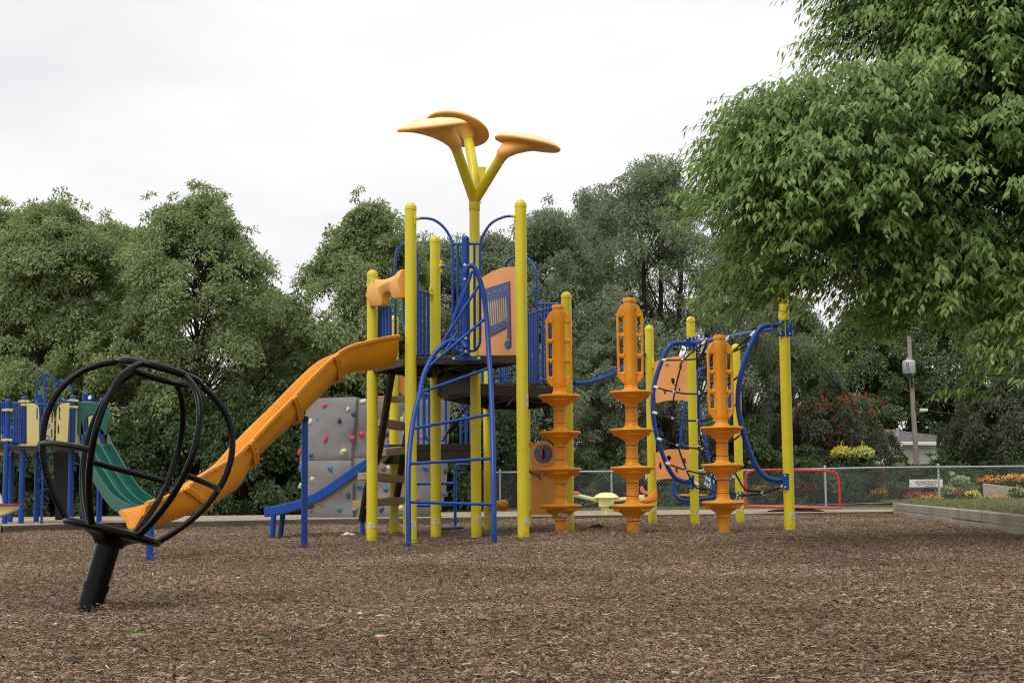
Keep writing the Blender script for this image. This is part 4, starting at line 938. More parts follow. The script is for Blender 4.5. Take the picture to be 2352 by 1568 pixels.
rail('slide_grip', [smooth_path([onh(*p, -.05) for p in [(215, 590), (215, 930)]], 3), [onh(250, 590, -.05), onh(252, 925, -.05)], [onh(283, 590, -.05), onh(283, 920, -.05)], smooth_path([onh(*p, -.02) for p in [(470, 505), (470, 760), (480, 830), (510, 890)]], 4)], .019)
bb = MB(); bolt(bb, onh(216, 305, .08), nh, .012); bolt(bb, WP(*z5(153, 283), hA, hB) + nh * .075, nh, .012); bb.build('bolts', M['bolt'], tower)

# ---- big orange slide
pt = W(912, 770, 15.55); pb = W(293, 1178, 12.2); sA, sB = (pt.x, pt.y), (pb.x, pb.y)
TS = [[z2(1003, 100), z2(900, 117), z2(800, 140), z2(680, 172), z2(575, 235)], [z2(575, 235), z2(430, 372), z2(300, 510)], [z2(300, 510), z2(150, 662), z2(15, 805)], [z2(15, 805), z1(1350, 648), z1(1255, 700), z1(1150, 762), z1(1060, 832)], [z1(1060, 832), z1(1000, 862), z1(940, 884), z1(885, 901), z1(845, 912)]]
BS = [[z2(1018, 300), z2(925, 318), z2(845, 330), z2(750, 342), z2(655, 390)], [z2(655, 390), z2(520, 522), z2(390, 655)], [z2(390, 655), z2(245, 790), z2(100, 940)], [z2(100, 940), z1(1440, 810), z1(1340, 890), z1(1240, 945)], [z1(1240, 945), z1(1130, 990), z1(1040, 1025), z1(960, 1047), z1(890, 1059), z1(825, 1064)]]
def seglist(SS_):
    allp = []; J_ = [0]
    full = []
    for sg_ in SS_: full += sg_ if not full else sg_[1:]
    P_ = [WP(*p, sA, sB) for p in full]; sm_ = smooth_path(P_, 8); k = 0; o_ = []
    for sg_ in SS_:
        n_ = len(sg_) - 1; part = sm_[k * 8:(k + n_) * 8 + 1]; k += n_; r_ = resample(part, 13); o_ += r_ if not o_ else r_[1:]
    return o_
topl = seglist(TS); botl = seglist(BS)
pd = Vector((-(sB[1] - sA[1]), sB[0] - sA[0], 0)).normalized(); pd = pd if pd.y > 0 else -pd        # across the trough, away from the viewer
SW = .27
def chute(i, outw=0.0):
    t, b = topl[i], botl[i]; up = (t - b); hgt = up.length; u = up.normalized(); r_ = []
    th = .018 + outw
    prof = [(-.035 - outw, hgt), (-.035 - outw, hgt - .03), (-.012 - outw, hgt - .045), (0 - outw, hgt * .5), (.03 - outw * .6, .10), (.09, .0 - outw), (SW / 2, -.012 - outw), (SW - .09, .0 - outw), (SW - .03 + outw * .6, .10), (SW + outw, hgt * .42), (SW + .012 + outw, hgt * .68 - .045), (SW + .035 + outw, hgt * .68 - .03), (SW + .035 + outw, hgt * .68),
            (SW + .012, hgt * .68 + .006), (SW - .02, hgt * .68 - .02), (SW - .055, .12), (SW - .11, .03), (SW / 2, .012), (.11, .03), (.055, .12), (.02, hgt - .02), (-.012, hgt + .006)]
    return [b + pd * x + u * z for x, z in prof]
J = [0, 12, 24, 36, 48, 60]
for k in range(5):
    a, b = J[k], J[k + 1]; rings = [chute(i) for i in range(a, b + 1)]
    if k > 0:
        d = (topl[a + 1] - topl[a]).normalized() * .004; rings[0] = [p + d for p in rings[0]]
    o = MB().loft(rings).build('slide_section', M['orange_slide'], tower, ang=50)
    if 0 < k:                             # bolted flange collar at each joint
        for sgn in (-.020, .020):
            dv = (botl[min(60, a + 1)] - botl[max(0, a - 1)]).normalized(); ring = []
            base = chute(a); t, b_ = topl[a], botl[a]; u = (t - b_).normalized(); h = (t - b_).length
            path = [b_ + pd * x + u * z for x, z in [(-.040, h - .004), (-.016, h * .55), (.012, .10), (.06, -.012), (.11, -.024), (SW - .11, -.024), (SW - .06, -.012), (SW - .012, .10), (SW + .016, h * .4), (SW + .03, h * .66)]]
            MB().tube([p + dv * sgn for p in smooth_path(path, 4)], .0175, 8).build('joint_flange', M['orange_slide'], o)
        fb = MB()
        for q in (.15, .5, .8): bolt(fb, botl[a].lerp(topl[a], q) + pd * -.030, -pd, .006)
        fb.build('bolts', M['bolt'], o)
for (px, pyt, pyb, Y, r) in [(698.5, 968, 1258, 14.45, .033), (343.5, 1195, 1284, 12.4, .033)]:
    x = W(px, pyb, Y); z_t = W(px, pyt, Y).z
    MB().tube([(x.x, Y, -.1), (x.x, Y, z_t)], r, 14).build('slide_leg', M['blue'], tower)
q = W(696, 964, 14.45); MB().box(q + Vector((0, 0, .01)), (.10, .08, .05)).build('leg_bracket', M['deck'], tower, bevel=.006)
q = WP(*z5(190, 1290), sA, sB); MB().box(q + pd * .2, (.08, .3, .05)).build('slide_bracket', M['steel'], tower, bevel=.004)

# ---- black ladder with loose tan boards under the top deck
st1 = [W(*z2(*p), y) for p, y in [((965, 352), 16.5), ((880, 880), 17.3), ((798, 1120), 17.6), ((768, 1325), 17.9)]]
st2 = [W(*z2(*p), y) for p, y in [((1122, 372), 17.2), ((1045, 880), 18.1), ((1000, 1160), 18.5), ((970, 1325), 18.8)]]
for st, ft in ((st1, W(*z2(776, 1425), 17.9)), (st2, W(*z2(982, 1400), 18.8))):
    mb = MB()
    for i in range(3): mb.beam(st[i], st[i + 1], .04, .10, (1, .3, .25)) if False else mb.tube([st[i].lerp(st[i + 1], -.01), st[i + 1]], .046, 6)
    o = mb.build('stringer', M['deck'], tower, bevel=.004, ang=20)
    MB().tube([st[3] + Vector((0, 0, .03)), ft - Vector((0, 0, .1))], .028, 12).build('stringer_foot', M['blue'], o)
def step(p, q, hz=50):
    mb = MB(); dz = hz / 2.704 * K
    a0, b0 = p, q; a = W(*z2(*a0), 17.25 + (a0[1] - 500) / 1400); b = W(*z2(*b0), 17.95 + (b0[1] - 500) / 1400)
    mb.beam(a, b, .24, .088); mb.build('step_board', M['tread'], tower, bevel=.006)
for p, q in [((893, 528), (1058, 523)), ((862, 680), (1060, 708)), ((872, 878), (1062, 858)), ((790, 1032), (1030, 1056)), ((752, 1218), (1006, 1192))]: step(p, q)

# ---- low blue slide from the lowest deck
bt = W(*z2(935, 815), 17.95); be = W(*z2(118, 1240), 17.85); lA, lB = (bt.x, bt.y), (be.x, be.y); ld = Vector((-(lB[1] - lA[1]), lB[0] - lA[0], 0)).normalized(); ld = ld if ld.y > 0 else -ld
tp = resample(smooth_path([WP(*z2(*p), lA, lB) for p in [(938, 818), (800, 912), (650, 1012), (540, 1090), (450, 1143), (350, 1188), (230, 1219), (118, 1240)]], 5), 30)
bo_ = resample(smooth_path([WP(*z2(*p), lA, lB) for p in [(945, 868), (806, 975), (660, 1078), (548, 1156), (455, 1205), (355, 1248), (235, 1280), (122, 1298)]], 5), 30)
for off in (0, .50):
    rings = [[t + ld * off, t + ld * (off + .035), b + ld * (off + .035), b + ld * off] for t, b in zip(tp, bo_)]
    MB().loft(rings).build('low_slide_rail', M['blue_slide'], tower, bevel=.006)
rings = [[b.lerp(t, .22) + ld * .036, b.lerp(t, .22) + ld * .499, b + ld * .499 - Vector((0, 0, .05 * (1 if i < 21 else .02))), b + ld * .036 - Vector((0, 0, .075 * (1 if i < 19 else .15)))] for i, (t, b) in enumerate(zip(tp, bo_))]
MB().loft(rings).build('low_slide_bed', M['bed'], tower)
for px0, py0, px1, py1, Y in [(185, 1283, 172, 1440, 17.85), (245, 1283, 226, 1425, 18.3)]:
    MB().tube([W(*z2(px0, py0), Y), W(*z2(px1, py1), Y) - Vector((0, 0, .05))], .035, 10).build('low_slide_leg', M['blue'], tower)

# ---- blue beam with hand loops to the far post, orange shop-front panel, little parts
bmA = W(1306, 884, 17.5); bmP = [W(*z6(338, 607), 17.6), W(*z6(400, 604), 18.0), W(*z6(470, 588), 18.6), W(*z6(540, 563), 19.2), W(*z6(600, 532), 19.8), W(*z6(645, 503), 20.2), W(*z6(757, 428), 21.0)]
bo2 = MB().tube(smooth_path(bmP, 5), .030, 12).build('balance_beam', M['blue_matte'], tower)
for a, b in [((470, 583), (592, 533)), ((595, 545), (650, 490))]:
    p = W(*z6(*a), 18.7); q = W(*z6(*b), 19.6); MB().tube(smooth_path([p, p + Vector((.0, 0, .06)), p.lerp(q, .25) + Vector((0, 0, .05)), p.lerp(q, .75) + Vector((0, 0, .035)), q + Vector((0, 0, .03)), q], 4), .012, 8).build('hand_loop', M['blue_matte'], bo2)
shA, shB = pF2, pR; ns = Vector((-(shB[1] - shA[1]), shB[0] - shA[0], 0)).normalized(); ns = ns if ns.y < 0 else -ns
zq = frame(1260, 1050, 5.6)
shp = MB(); shp.plate([WP(*zq(*p), shA, shB) for p in [(198, 1158), (198, 180), (250, 176), (290, 155), (340, 143), (400, 148), (450, 175), (500, 235), (520, 290), (560, 400), (700, 470), (700, 1158)]], -ns * .02)
so = shp.build('store_panel', M['panel_orange'], tower, bevel=.005)
ds = MB(); c0 = [WP(*zq(375 + 120 * math.cos(t), 322 + 125 * math.sin(t)), shA, shB) + ns * .004 for t in [6.28318 * i / 28 for i in range(28)]]
ds.plate([p + ns * .006 for p in c0], -ns * .008); do = ds.build('dial', M['blue_panel'], so)
tk = MB()
for t in range(12):
    for k in (-1, 0, 1):
        a = 6.28318 * t / 12 + k * .09
        if t in (0, 3, 6, 9) and k: continue
        p = WP(*zq(375 + 80 * math.cos(a), 322 + 82 * math.sin(a)), shA, shB) + ns * .012; tk.box(p, (.010, .003, .014))
tk.plate([WP(*zq(*p), shA, shB) + ns * .013 for p in [(375, 208), (388, 232), (379, 230), (379, 250), (371, 250), (371, 230), (362, 232)]], -ns * .003)
tk.build('dial_marks', M['petal'], do)
hn = MB(); hn.loft([[WP(*zq(380 + w_ * math.cos(t), y), shA, shB) + ns * (.012 + w_ * .0011 * (1 + math.sin(t))) for t in [6.28318 * i / 10 for i in range(10)]] for y, w_ in [(262, 4), (285, 14), (330, 20), (375, 17), (405, 4)]]); hn.build('dial_hand', M['red'], do)
cn = MB(); a = WP(*zq(196, 545), shA, shB); b = WP(*zq(560, 545), shA, shB); cn.beam(a + ns * .07, b + ns * .07, .16, .02); cn.build('counter_shelf', M['orange'], so, bevel=.003)
cn = MB(); cn.tube([WP(*zq(262, 560), shA, shB) + ns * .11, WP(*zq(335, 630), shA, shB) + ns * .015, WP(*zq(338, 685), shA, shB) + ns * .01], .008, 6); cn.build('shelf_bracket', M['black'], so)
for y in (190, 555, 1130): MB().box(WP(*zq(196, y), shA, shB), (.05, .05, .07)).build('panel_clamp', M['yellow'], so, bevel=.008)
op = MB(); op.plate([W(*z5(*p), 18.7) for p in [(436, 1350), (520, 1400), (520, 1600), (436, 1568)]], (0, .02, 0)); op.build('side_panel', M['peach'], tower, bevel=.003)
seatk = MB(); sk_ = [W(*z4(*p), 19.3) for p in [(1010, 1190), (1070, 1183), (1120, 1186), (1150, 1190)]]; seatk.tube(smooth_path(sk_, 5), [.06] * 8 + [.075] * 5 + [.06, .05, .03], 12); seatk.build('stool_seat', M['orange'], tower)
# ================================================================== orange pod columns
def pod_at(px, Y, label):
    x = W(px, 1100, Y).x; return (x, Y, gz(x, Y))
def build_pod(loc, label, zs):
    r = thing('pod_climber', label, 'pod climber', loc, 'orange pod columns'); o = Vector(loc); tr = .0700
    POSTS.append((loc[0], loc[1], .07))    # zs: heights of the cup rims
    def L(prof, nm, par, n=28): return MB().lathe(prof, o, (0, 0, 1), n).build(nm, M['orange'], par, ang=42)
    st = MB(); st.lathe([(tr, -.15), (tr, zs[-1] + .09)], o, n=24); st.build('stem', M['orange'], r)
    for i, z in enumerate(zs):
        prof = [(tr + .001, z - .186), (tr + .004, z - .184), (tr + .004, z - .158), (tr + .012, z - .142), (.128, z - .106), (.222, z - .044), (.248, z - .030), (.254, z - .016), (.248, z - .002), (.235, z + .002), (.16, z + .006), (tr + .03, z + .014), (tr + .012, z + .03), (tr + .004, z + .05), (tr + .004, z + .088), (tr + .001, z + .090)]
        c = L(prof, 'cup', r, 36)
        for a in (-90 + (0 if i else 42), 30 + (0 if i else 42), 150 + (0 if i else 42)):
            pts = [o + Vector((math.cos(R(a + d)) * (.200), math.sin(R(a + d)) * (.200), z - .062)) for d in (-26, -16, -6, 6, 16, 26)]
            gp = MB().tube(pts, [.008, .019, .020, .020, .019, .008], 8); gp.build('hand_grip', M['orange'], c)
        b = MB(); q = R(-75); bolt(b, o + Vector((math.cos(q) * (tr + .005), math.sin(q) * (tr + .005), z - .172)), (math.cos(q), math.sin(q), 0), .008); b.build('bolts', M['bolt'], c)
        for ze in (z - .189, z + .093): MB().lathe([(tr, ze - .003), (tr + .0022, ze - .003), (tr + .0022, ze + .003), (tr, ze + .003)], o, n=24).build('seam', M['black'], c)
    zb, zt = zs[-1] + .07, zs[-1] + 1.045
    cg = MB(); cg.lathe([(tr + .001, zb), (.074, zb + .01), (.085, zb + .06), (.072, zb + .12), (.070, zt - .16), (.080, zt - .09), (.07, zt - .03), (.066, zt - .01)], o, n=24)
    for s_ in (-1, 1):                     # flat side ears and the two bars
        pts = [(.06, zb + .02), (.085, zb + .02), (.152, zb + .095), (.154, zt - .145), (.092, zt - .045), (.06, zt - .045)]
        holes = []
        z0, z1_ = zb + .13, zt - .19; hs = (z1_ - z0 - .10) / 3
        for k in range(3): a = z0 + k * (hs + .05); holes.append([(.080, a), (.124, a), (.124, a + hs), (.080, a + hs)])
        cg.plate([o + Vector((s_ * x, -.028, z)) for x, z in pts], (0, .056, 0), [[o + Vector((s_ * x, -.028, z)) for x, z in h] for h in holes])
    kn = cg
    for s_ in (-1, 1):
        for k in range(4):
            z = zb + .13 + k * ((zt - .19 - zb - .13 - .10) / 3 + .05) - (.0 if k == 0 else .025) - (0.0 if k else .0)
            kn.tube([o + Vector((s_ * x, -.006, z)) for x in (.068, .09, .115, .135)], [.036, .022, .022, .032], 10)
    cg.build('grip_cage', M['orange'], r, bevel=.010)
    MB().lathe([(.066, zt - .02), (.075, zt - .012), (.077, zt + .02), (.068, zt + .035), (.02, zt + .042)], o, n=24).build('cap', M['orange'], r)
    sm = MB(); q = o + Vector((0, -.0, zs[0] - .13)); return r
p1 = build_pod(pod_at(1287, 16.9, 0), 'leftmost orange pod column, overlapping the yellow post beside the blue guard rail', [.315, .745, 1.176, 1.608])
def cup_label(root, o):
    mb = MB(); c = Vector(o) + Vector((.02, -.165, .195)); u = Vector((1, 0, -.05)); v = Vector((0, -.55, .83)).normalized(); mb.box(c, (.105, .004, .045), u, None, v); lo_ = mb.build('label_plate', M['white'], root)
    t = MB(); t.box(c + Vector((-.025, -.0035, 0)), (.03, .003, .02), u, None, v); t.box(c + Vector((.02, -.0035, .003)), (.05, .003, .006), u, None, v); t.build('printed_lines', M['print'], root)
c = copy_tree(p1); c.location = pod_at(1452.5, 16.35, 0); c['label'] = 'middle orange pod column, standing clear of the yellow posts behind'; POSTS.append((c.location.x, c.location.y, .07))
build_pod(pod_at(1660, 16.75, 0), 'shortest orange pod column with only three cups, in front of the black rope net', [.355, .79, 1.225])
cup_label(p1, p1.location)

# ================================================================== rope net climber
net = thing('net_climber', 'rope net climber with bowed blue frames between yellow posts at the right', 'net climber', (2.9, 18.6, 0))
n1 = XY(1592, 1000, 20.3); n2 = XY(1808, 1000, 17.0); n3 = XY(1495.5, 1000, 20.9); n4 = XY(1695, 1000, 21.3)
_t = tower; tower = net
make_post(net, n1, -.1, 3.02, sticker=(30, .22)); make_post(net, n2, -.1, 3.0, sticker=(28, .22)); make_post(net, n3, -.1, 2.97, sticker=(25, .24)); make_post(net, n4, -.1, 2.72, sticker=(-10, .24))
e = Vector((n2[0] - n1[0], n2[1] - n1[1])).normalized(); bd = (e.y, -e.x) if e.y < 0 else (-e.y, e.x)
A1 = (n1, (n1[0] + bd[0], n1[1] + bd[1])); A2 = (n2, (n2[0] + bd[0], n2[1] + bd[1]))
arcL = smooth_path([WP(*z7(*p), *A1) for p in [(318, 190), (230, 189), (178, 215), (130, 300), (80, 430), (48, 580), (47, 750), (70, 900), (118, 1060), (168, 1180), (222, 1260), (290, 1290), (352, 1290)]], 5)
arcR = smooth_path([WP(*z7(*p), *A2) for p in [(1070, 52), (985, 45), (915, 62), (880, 100), (830, 200), (770, 360), (732, 520), (727, 700), (760, 880), (810, 1040), (870, 1170), (930, 1245), (1000, 1277), (1086, 1285)]], 5)
for a_ in (arcL, arcR): MB().tube(a_, .032, 14).build('bowed_frame', M['blue'], net)
bmA_, bmB_ = W(*z7(350, 188), 20.25), W(*z7(1075, 62), 17.0)
MB().tube(smooth_path([bmA_, W(*z7(600, 150), 19.0), W(*z7(860, 102), 17.9), bmB_], 5), .030, 14).build('top_beam', M['blue'], net)
def bracket(xy, z, w_=.075, h=.19, sides=(-1, 1)):
    mb = MB()
    for s_ in sides: mb.box((xy[0] + s_ * .045, xy[1] - .066, z), (w_, .012, h))
    o = mb.build('bracket', M['blue'], net, bevel=.003); b = MB()
    for s_ in sides:
        for k in (-1, 1): bolt(b, Vector((xy[0] + s_ * .055, xy[1] - .072, z + k * h * .36)), (0, -1, 0), .009)
    b.build('bolts', M['bolt'], o)
bracket(n1, W(*z7(348, 195), 20.3).z); bracket(n1, W(*z7(360, 1292), 20.3).z, sides=(-1,)); bracket(n2, W(*z7(1070, 75), 17).z); bracket(n2, W(*z7(1098, 1290), 17).z, sides=(-1,)); bracket(n4, W(*z7(705, 1400), 21.3).z, .06, .1)
aL_, aR_ = resample(arcL, 101), resample(arcR, 101)
inw = Vector((-bd[0], -bd[1], 0))
def S(u, v):
    p = aL_[0].lerp(aL_[0], 0); i = v * 100; k = min(99, int(i)); f = i - k
    l = aL_[k].lerp(aL_[k + 1], f); r_ = aR_[k].lerp(aR_[k + 1], f)
    s_ = 4 * u * (1 - u); return l.lerp(r_, u) + Vector((0, 0, -.17 * s_ * sstep(.1, .35, v))) + inw * .12 * s_
rp_ = MB(); fr = MB(); vs_ = [.20, .36, .505, .655, .80]; us = [.20, .47, .74]
for v in vs_:
    rp_.tube([S(u, v) for u in [i / 24 for i in range(25)]], .0120, 7)
    for u0, u1 in ((.0, .045), (1, .955)): fr.tube([S(u0, v), S(u1, v)], [.024, .019], 10)
    for u in us: fr.tube([S(u - .008, v), S(u + .008, v)], .017, 8)
for u in us:
    v0 = .03; tp_ = bmA_.lerp(bmB_, u) ; pts = [tp_] + [S(u, v) for v in [.20 + .65 * i / 20 for i in range(21)]] + [S(u, .90) + Vector((0, 0, -.03)), n1 and Vector((n1[0], n1[1], .62)).lerp(Vector((n2[0], n2[1], .60)), u) + Vector((0, 0, -.12 * 4 * u * (1 - u)))]
    rp_.tube(smooth_path(pts, 2), .0120, 7); fr.tube([pts[0], pts[0].lerp(pts[1], .22)], [.024, .019], 10)
low = [Vector((n1[0], n1[1], .64)), None, None, Vector((n2[0], n2[1], .60))]
lr = [low[0].lerp(low[3], i / 16) + Vector((0, 0, -.16 * 4 * (i / 16) * (1 - i / 16))) for i in range(17)]; rp_.tube(lr, .0120, 7)
fr.tube([lr[0], lr[1]], [.024, .02], 10); fr.tube([lr[-1], lr[-2]], [.024, .02], 10)
for i in (3, 8, 12): fr.tube([lr[i], lr[i].lerp(lr[i + 1], .2)], .019, 8)
no = rp_.build('rope_net', M['rope'], net); fr.build('rope_ferrules', M['ferrule'], no)
# two peach panels with cut-outs
pA, pB_ = n3, n1; npn = Vector((-(pB_[1] - pA[1]), pB_[0] - pA[0], 0)).normalized(); npn = npn if npn.y < 0 else -npn
def ov(cx, cy, rx, ry, n=12): return [(cx + rx * math.cos(6.28318 * i / n), cy + ry * math.sin(6.28318 * i / n)) for i in range(n)]
for outl, hol, nm in [([(52, 348), (75, 330), (120, 312), (190, 298), (260, 293), (330, 300), (334, 655), (260, 642), (190, 643), (130, 650), (68, 668)], [ov(160, 366, 18, 13), ov(263, 388, 12, 30), ov(203, 490, 17, 26), ov(140, 578, 14, 24), ov(254, 550, 9, 30)], 0),
                      ([(62, 1065), (110, 1045), (180, 1033), (260, 1033), (345, 1042), (350, 1290), (290, 1272), (200, 1268), (130, 1270), (68, 1282)], [ov(102, 1166, 12, 32), ov(171, 1104, 20, 22), ov(294, 1130, 15, 28), ov(232, 1205, 12, 24)], 1)]:
    mb = MB(); mb.plate([WP(*z7(*p), pA, pB_) for p in outl], -npn * .02, [[WP(*z7(*p), pA, pB_) for p in h] for h in hol]); po = mb.build('hole_panel', M['peach'], net, bevel=.003)
    cl = MB(); y0 = outl[0][1] + 12; y1 = outl[-1][1] - 20
    for y in (y0, y1): cl.box(WP(*z7(48, y), pA, pB_), (.035, .04, .14))
    cl.build('panel_clamp', M['yellow'], po, bevel=.012)
tower = _t

# ================================================================== black sphere spinner
Ysp = 7.0
base = W(213, 1392, Ysp); base.z = 0
spin = thing('sphere_spinner', 'leaning black tube sphere spinner on a short post in the left foreground', 'spinner', (base.x, base.y, 0))
pc = W(258, 1221, Ysp); tcn = W(357, 851, Ysp); ax = (tcn - pc).normalized(); ax = (ax + Vector((0, .12, 0))).normalized(); Hs = (tcn - pc).length
uu = (Vector((1, 0, 0)) - ax * ax.x).normalized(); vv = ax.cross(uu)
def pol(r, h, a): return pc + ax * h + (uu * math.cos(a) + vv * math.sin(a)) * r
jn = pc - ax * .16
pa = base + Vector((0, 0, -.12)); pa = pc - ax * ((pc.z + .12) / ax.z)
pe = MB(); pe.tube([pa, pc - ax * .255], .0600, 24); po_ = pe.build('base_post', M['black_worn'], spin)
pe = MB(); pe.tube([pc - ax * .262, pc - ax * .06], [.0565, .0585], 24); pe.build('bearing_sleeve', M['black_worn'], spin)
MB().tube([pc - ax * .286, pc - ax * .256], .0645, 24).build('wear_ring', M['black_worn'], po_)
dk = MB(); dk.lathe([(.068, -.070), (.085, -.045), (.135, -.022), (.205, -.012), (.205, .002), (.06, .008), (.01, .008)], pc, ax, 40); dk.build('platform', M['black_worn'], spin)
MB().tube([pol(.222, .0, 6.28318 * i / 48) for i in range(48)], .0195, 12, closed=True).build('platform_ring', M['black_worn'], spin)
rt = .208
MB().tube([pol(rt, Hs, 6.28318 * i / 48) for i in range(48)], .0185, 12, closed=True).build('top_ring', M['black_worn'], spin)
prof = [(.222, 0.005), (.308, .10), (.392, .225), (.443, .36), (.457, .49), (.434, .615), (.374, .72), (.300, .785), (rt + .004, .833)]
prof = [(r, h / .835 * Hs if h > .01 else h) for r, h in prof]
A6 = [R(20 + 60 * k) for k in range(6)]
pfs = smooth_path([Vector((r, 0, h)) for r, h in prof], 6)
def at_h(f):
    return min(pfs, key=lambda p: abs(p.z - f * Hs))
for a in A6: MB().tube([pol(p.x, p.z, a) for p in pfs], .0160, 12).build('rib', M['black_worn'], spin)
for k, f in ((0, .475), (2, .475), (4, .475)):
    # straight ties alternate around the waist
    pass
def tie(ka, kb, fa, fb):
    pa_, pb_ = at_h(fa), at_h(fb); a0, a1 = A6[ka], A6[kb]
    if a1 - a0 > math.pi: a1 -= 2 * math.pi
    if a0 - a1 > math.pi: a0 -= 2 * math.pi
    pts = []
    for i in range(9):
        q = i / 8; a = a0 + (a1 - a0) * q; r = pa_.x + (pb_.x - pa_.x) * q; pts.append(pol(r * (1 - .04 * math.sin(math.pi * q)), pa_.z + (pb_.z - pa_.z) * q, a))
    MB().tube(pts, .0150, 12).build('waist_tie', M['black_worn'], spin)
tie(3, 4, .40, .40); tie(2, 1, .40, .40); tie(5, 0, .40, .40)

# ================================================================== grey climbing wall with holds
Yw = 26.6
cw = thing('climbing_wall', 'curved grey rock climbing wall dotted with red, blue and cream holds', 'climbing wall', (W(850, 1190, Yw).x, Yw, .05))
def edge(tab, y):
    for i in range(len(tab) - 1):
        if tab[i][0] <= y <= tab[i + 1][0]: t = (y - tab[i][0]) / (tab[i + 1][0] - tab[i][0]); return tab[i][1] + t * (tab[i + 1][1] - tab[i][1])
    return tab[0][1] if y < tab[0][0] else tab[-1][1]
EL = [(75, 400), (200, 395), (340, 375), (520, 345), (690, 330), (720, 330), (900, 352), (1120, 372), (1200, 392), (1290, 405)]
ER = [(75, 1880), (690, 1850), (1000, 1835), (1300, 1705 + 60)]
def wdepth(s, y): return .55 * abs(2 * s - 1) ** 3 - .05 * (1 if s < .385 else 0) + .035 * math.sin(s * 9 + y * .004) + .025 * math.sin(y * .011 + s * 5)
def wp(s, y, extra=0.0):
    x0, x1 = edge(EL, y), edge(ER, y); return W(*zw(x0 + (x1 - x0) * s, y), Yw) + Vector((0, wdepth(s, y) - extra, 0))
def wall_panel(y0, y1, s0, s1, nm):
    ns_, nt_ = 28, 18; mb = MB(); rr = random.Random(int(y0 + s0 * 100)); V = []; Fq = []
    for back in (0, 1):
        for j in range(nt_ + 1):
            for i in range(ns_ + 1):
                s = s0 + (s1 - s0) * i / ns_; y = y0 + (y1 - y0) * j / nt_; e_ = min(i, ns_ - i, j, nt_ - j); p = wp(s, y)
                p += Vector((0, (.04 if e_ == 0 else (.008 if e_ == 1 else 0) + .009 * math.sin(s * 23 + .9 * math.sin(y * .013)) * math.sin(y * .021 + s * 9) + rr.uniform(-.004, .004)) if not back else 0, 0))
                if back: p = Vector((p.x, p.y + .26, p.z))
                V.append(p)
    n = (ns_ + 1) * (nt_ + 1)
    for j in range(nt_):
        for i in range(ns_):
            a = j * (ns_ + 1) + i; Fq.append((a, a + 1, a + ns_ + 2, a + ns_ + 1)); Fq.append((n + a, n + a + ns_ + 1, n + a + ns_ + 2, n + a + 1))
    rim = [i for i in range(ns_ + 1)] + [j * (ns_ + 1) + ns_ for j in range(1, nt_ + 1)] + [nt_ * (ns_ + 1) + i for i in range(ns_ - 1, -1, -1)] + [j * (ns_ + 1) for j in range(nt_ - 1, 0, -1)]
    for k in range(len(rim)): a, b = rim[k], rim[(k + 1) % len(rim)]; Fq.append((a, n + a, n + b, b))
    mb.add(V, Fq); return mb.build(nm, M['rockwall'], cw, ang=50)
wall_panel(78, 707, 0, .385, 'wall_panel'); wall_panel(92, 684, .3855, 1, 'wall_panel'); wall_panel(712, 1305, 0, .385, 'wall_panel'); wall_panel(690, 1292, .3855, 1, 'wall_panel')
wl = MB()
for px in (590, 812, 1570): x = W(*zw(px, 1300), Yw + .3); wl.box((x.x, x.y, .05), (.08, .08, .26))
wl.build('wall_foot', M['deck'], cw)
def hold_mesh(seed):
    rr = random.Random(seed); b = bmesh.new(); bmesh.ops.create_icosphere(b, subdivisions=3, radius=1.0)
    lob = [(Vector((rr.uniform(-1, 1), rr.uniform(-1, 1), rr.uniform(.0, .6))).normalized(), rr.uniform(.18, .42)) for _ in range(4)]
    dim = [Vector((rr.uniform(-.5, .5), rr.uniform(-.5, .5), 1)).normalized() for _ in range(2)]
    for v in b.verts:
        n = v.co.normalized(); s = .75 + sum(a * max(0, n.dot(d)) ** 6 for d, a in lob) - sum(.42 * max(0, n.dot(d)) ** 40 for d in dim)
        v.co = Vector((n.x * s * (1.0 + .3 * (seed % 3 == 0)), n.y * s * .9, max(-.1, n.z * s * .75)))
    me = bpy.data.meshes.new('climbing_hold'); b.to_mesh(me); b.free(); me.shade_smooth(); return me
HM = {}
def hold(px, py, col, sz=.056):
    sz *= 1.08
    s = (px - edge(EL, py)) / (edge(ER, py) - edge(EL, py)); s = min(1, max(-.0, s)); p = wp(s, py, -.005)
    k = random.randrange(4)
    if (k, col) not in HM:
        me = hold_mesh(k); me.materials.append(M[col]); HM[(k, col)] = me
    o = bpy.data.objects.new('climbing_hold', HM[(k, col)]); COL.objects.link(o); o.parent = cw; o.location = p - Vector(cw.location)
    tilt = .9 * (2 * s - 1) ** 3; o.rotation_euler = (R(90), 0, tilt * .8 + 0); o.rotation_euler.rotate_axis('Z', random.uniform(0, 6.28)); o.scale = (sz * random.uniform(.9, 1.15),) * 3
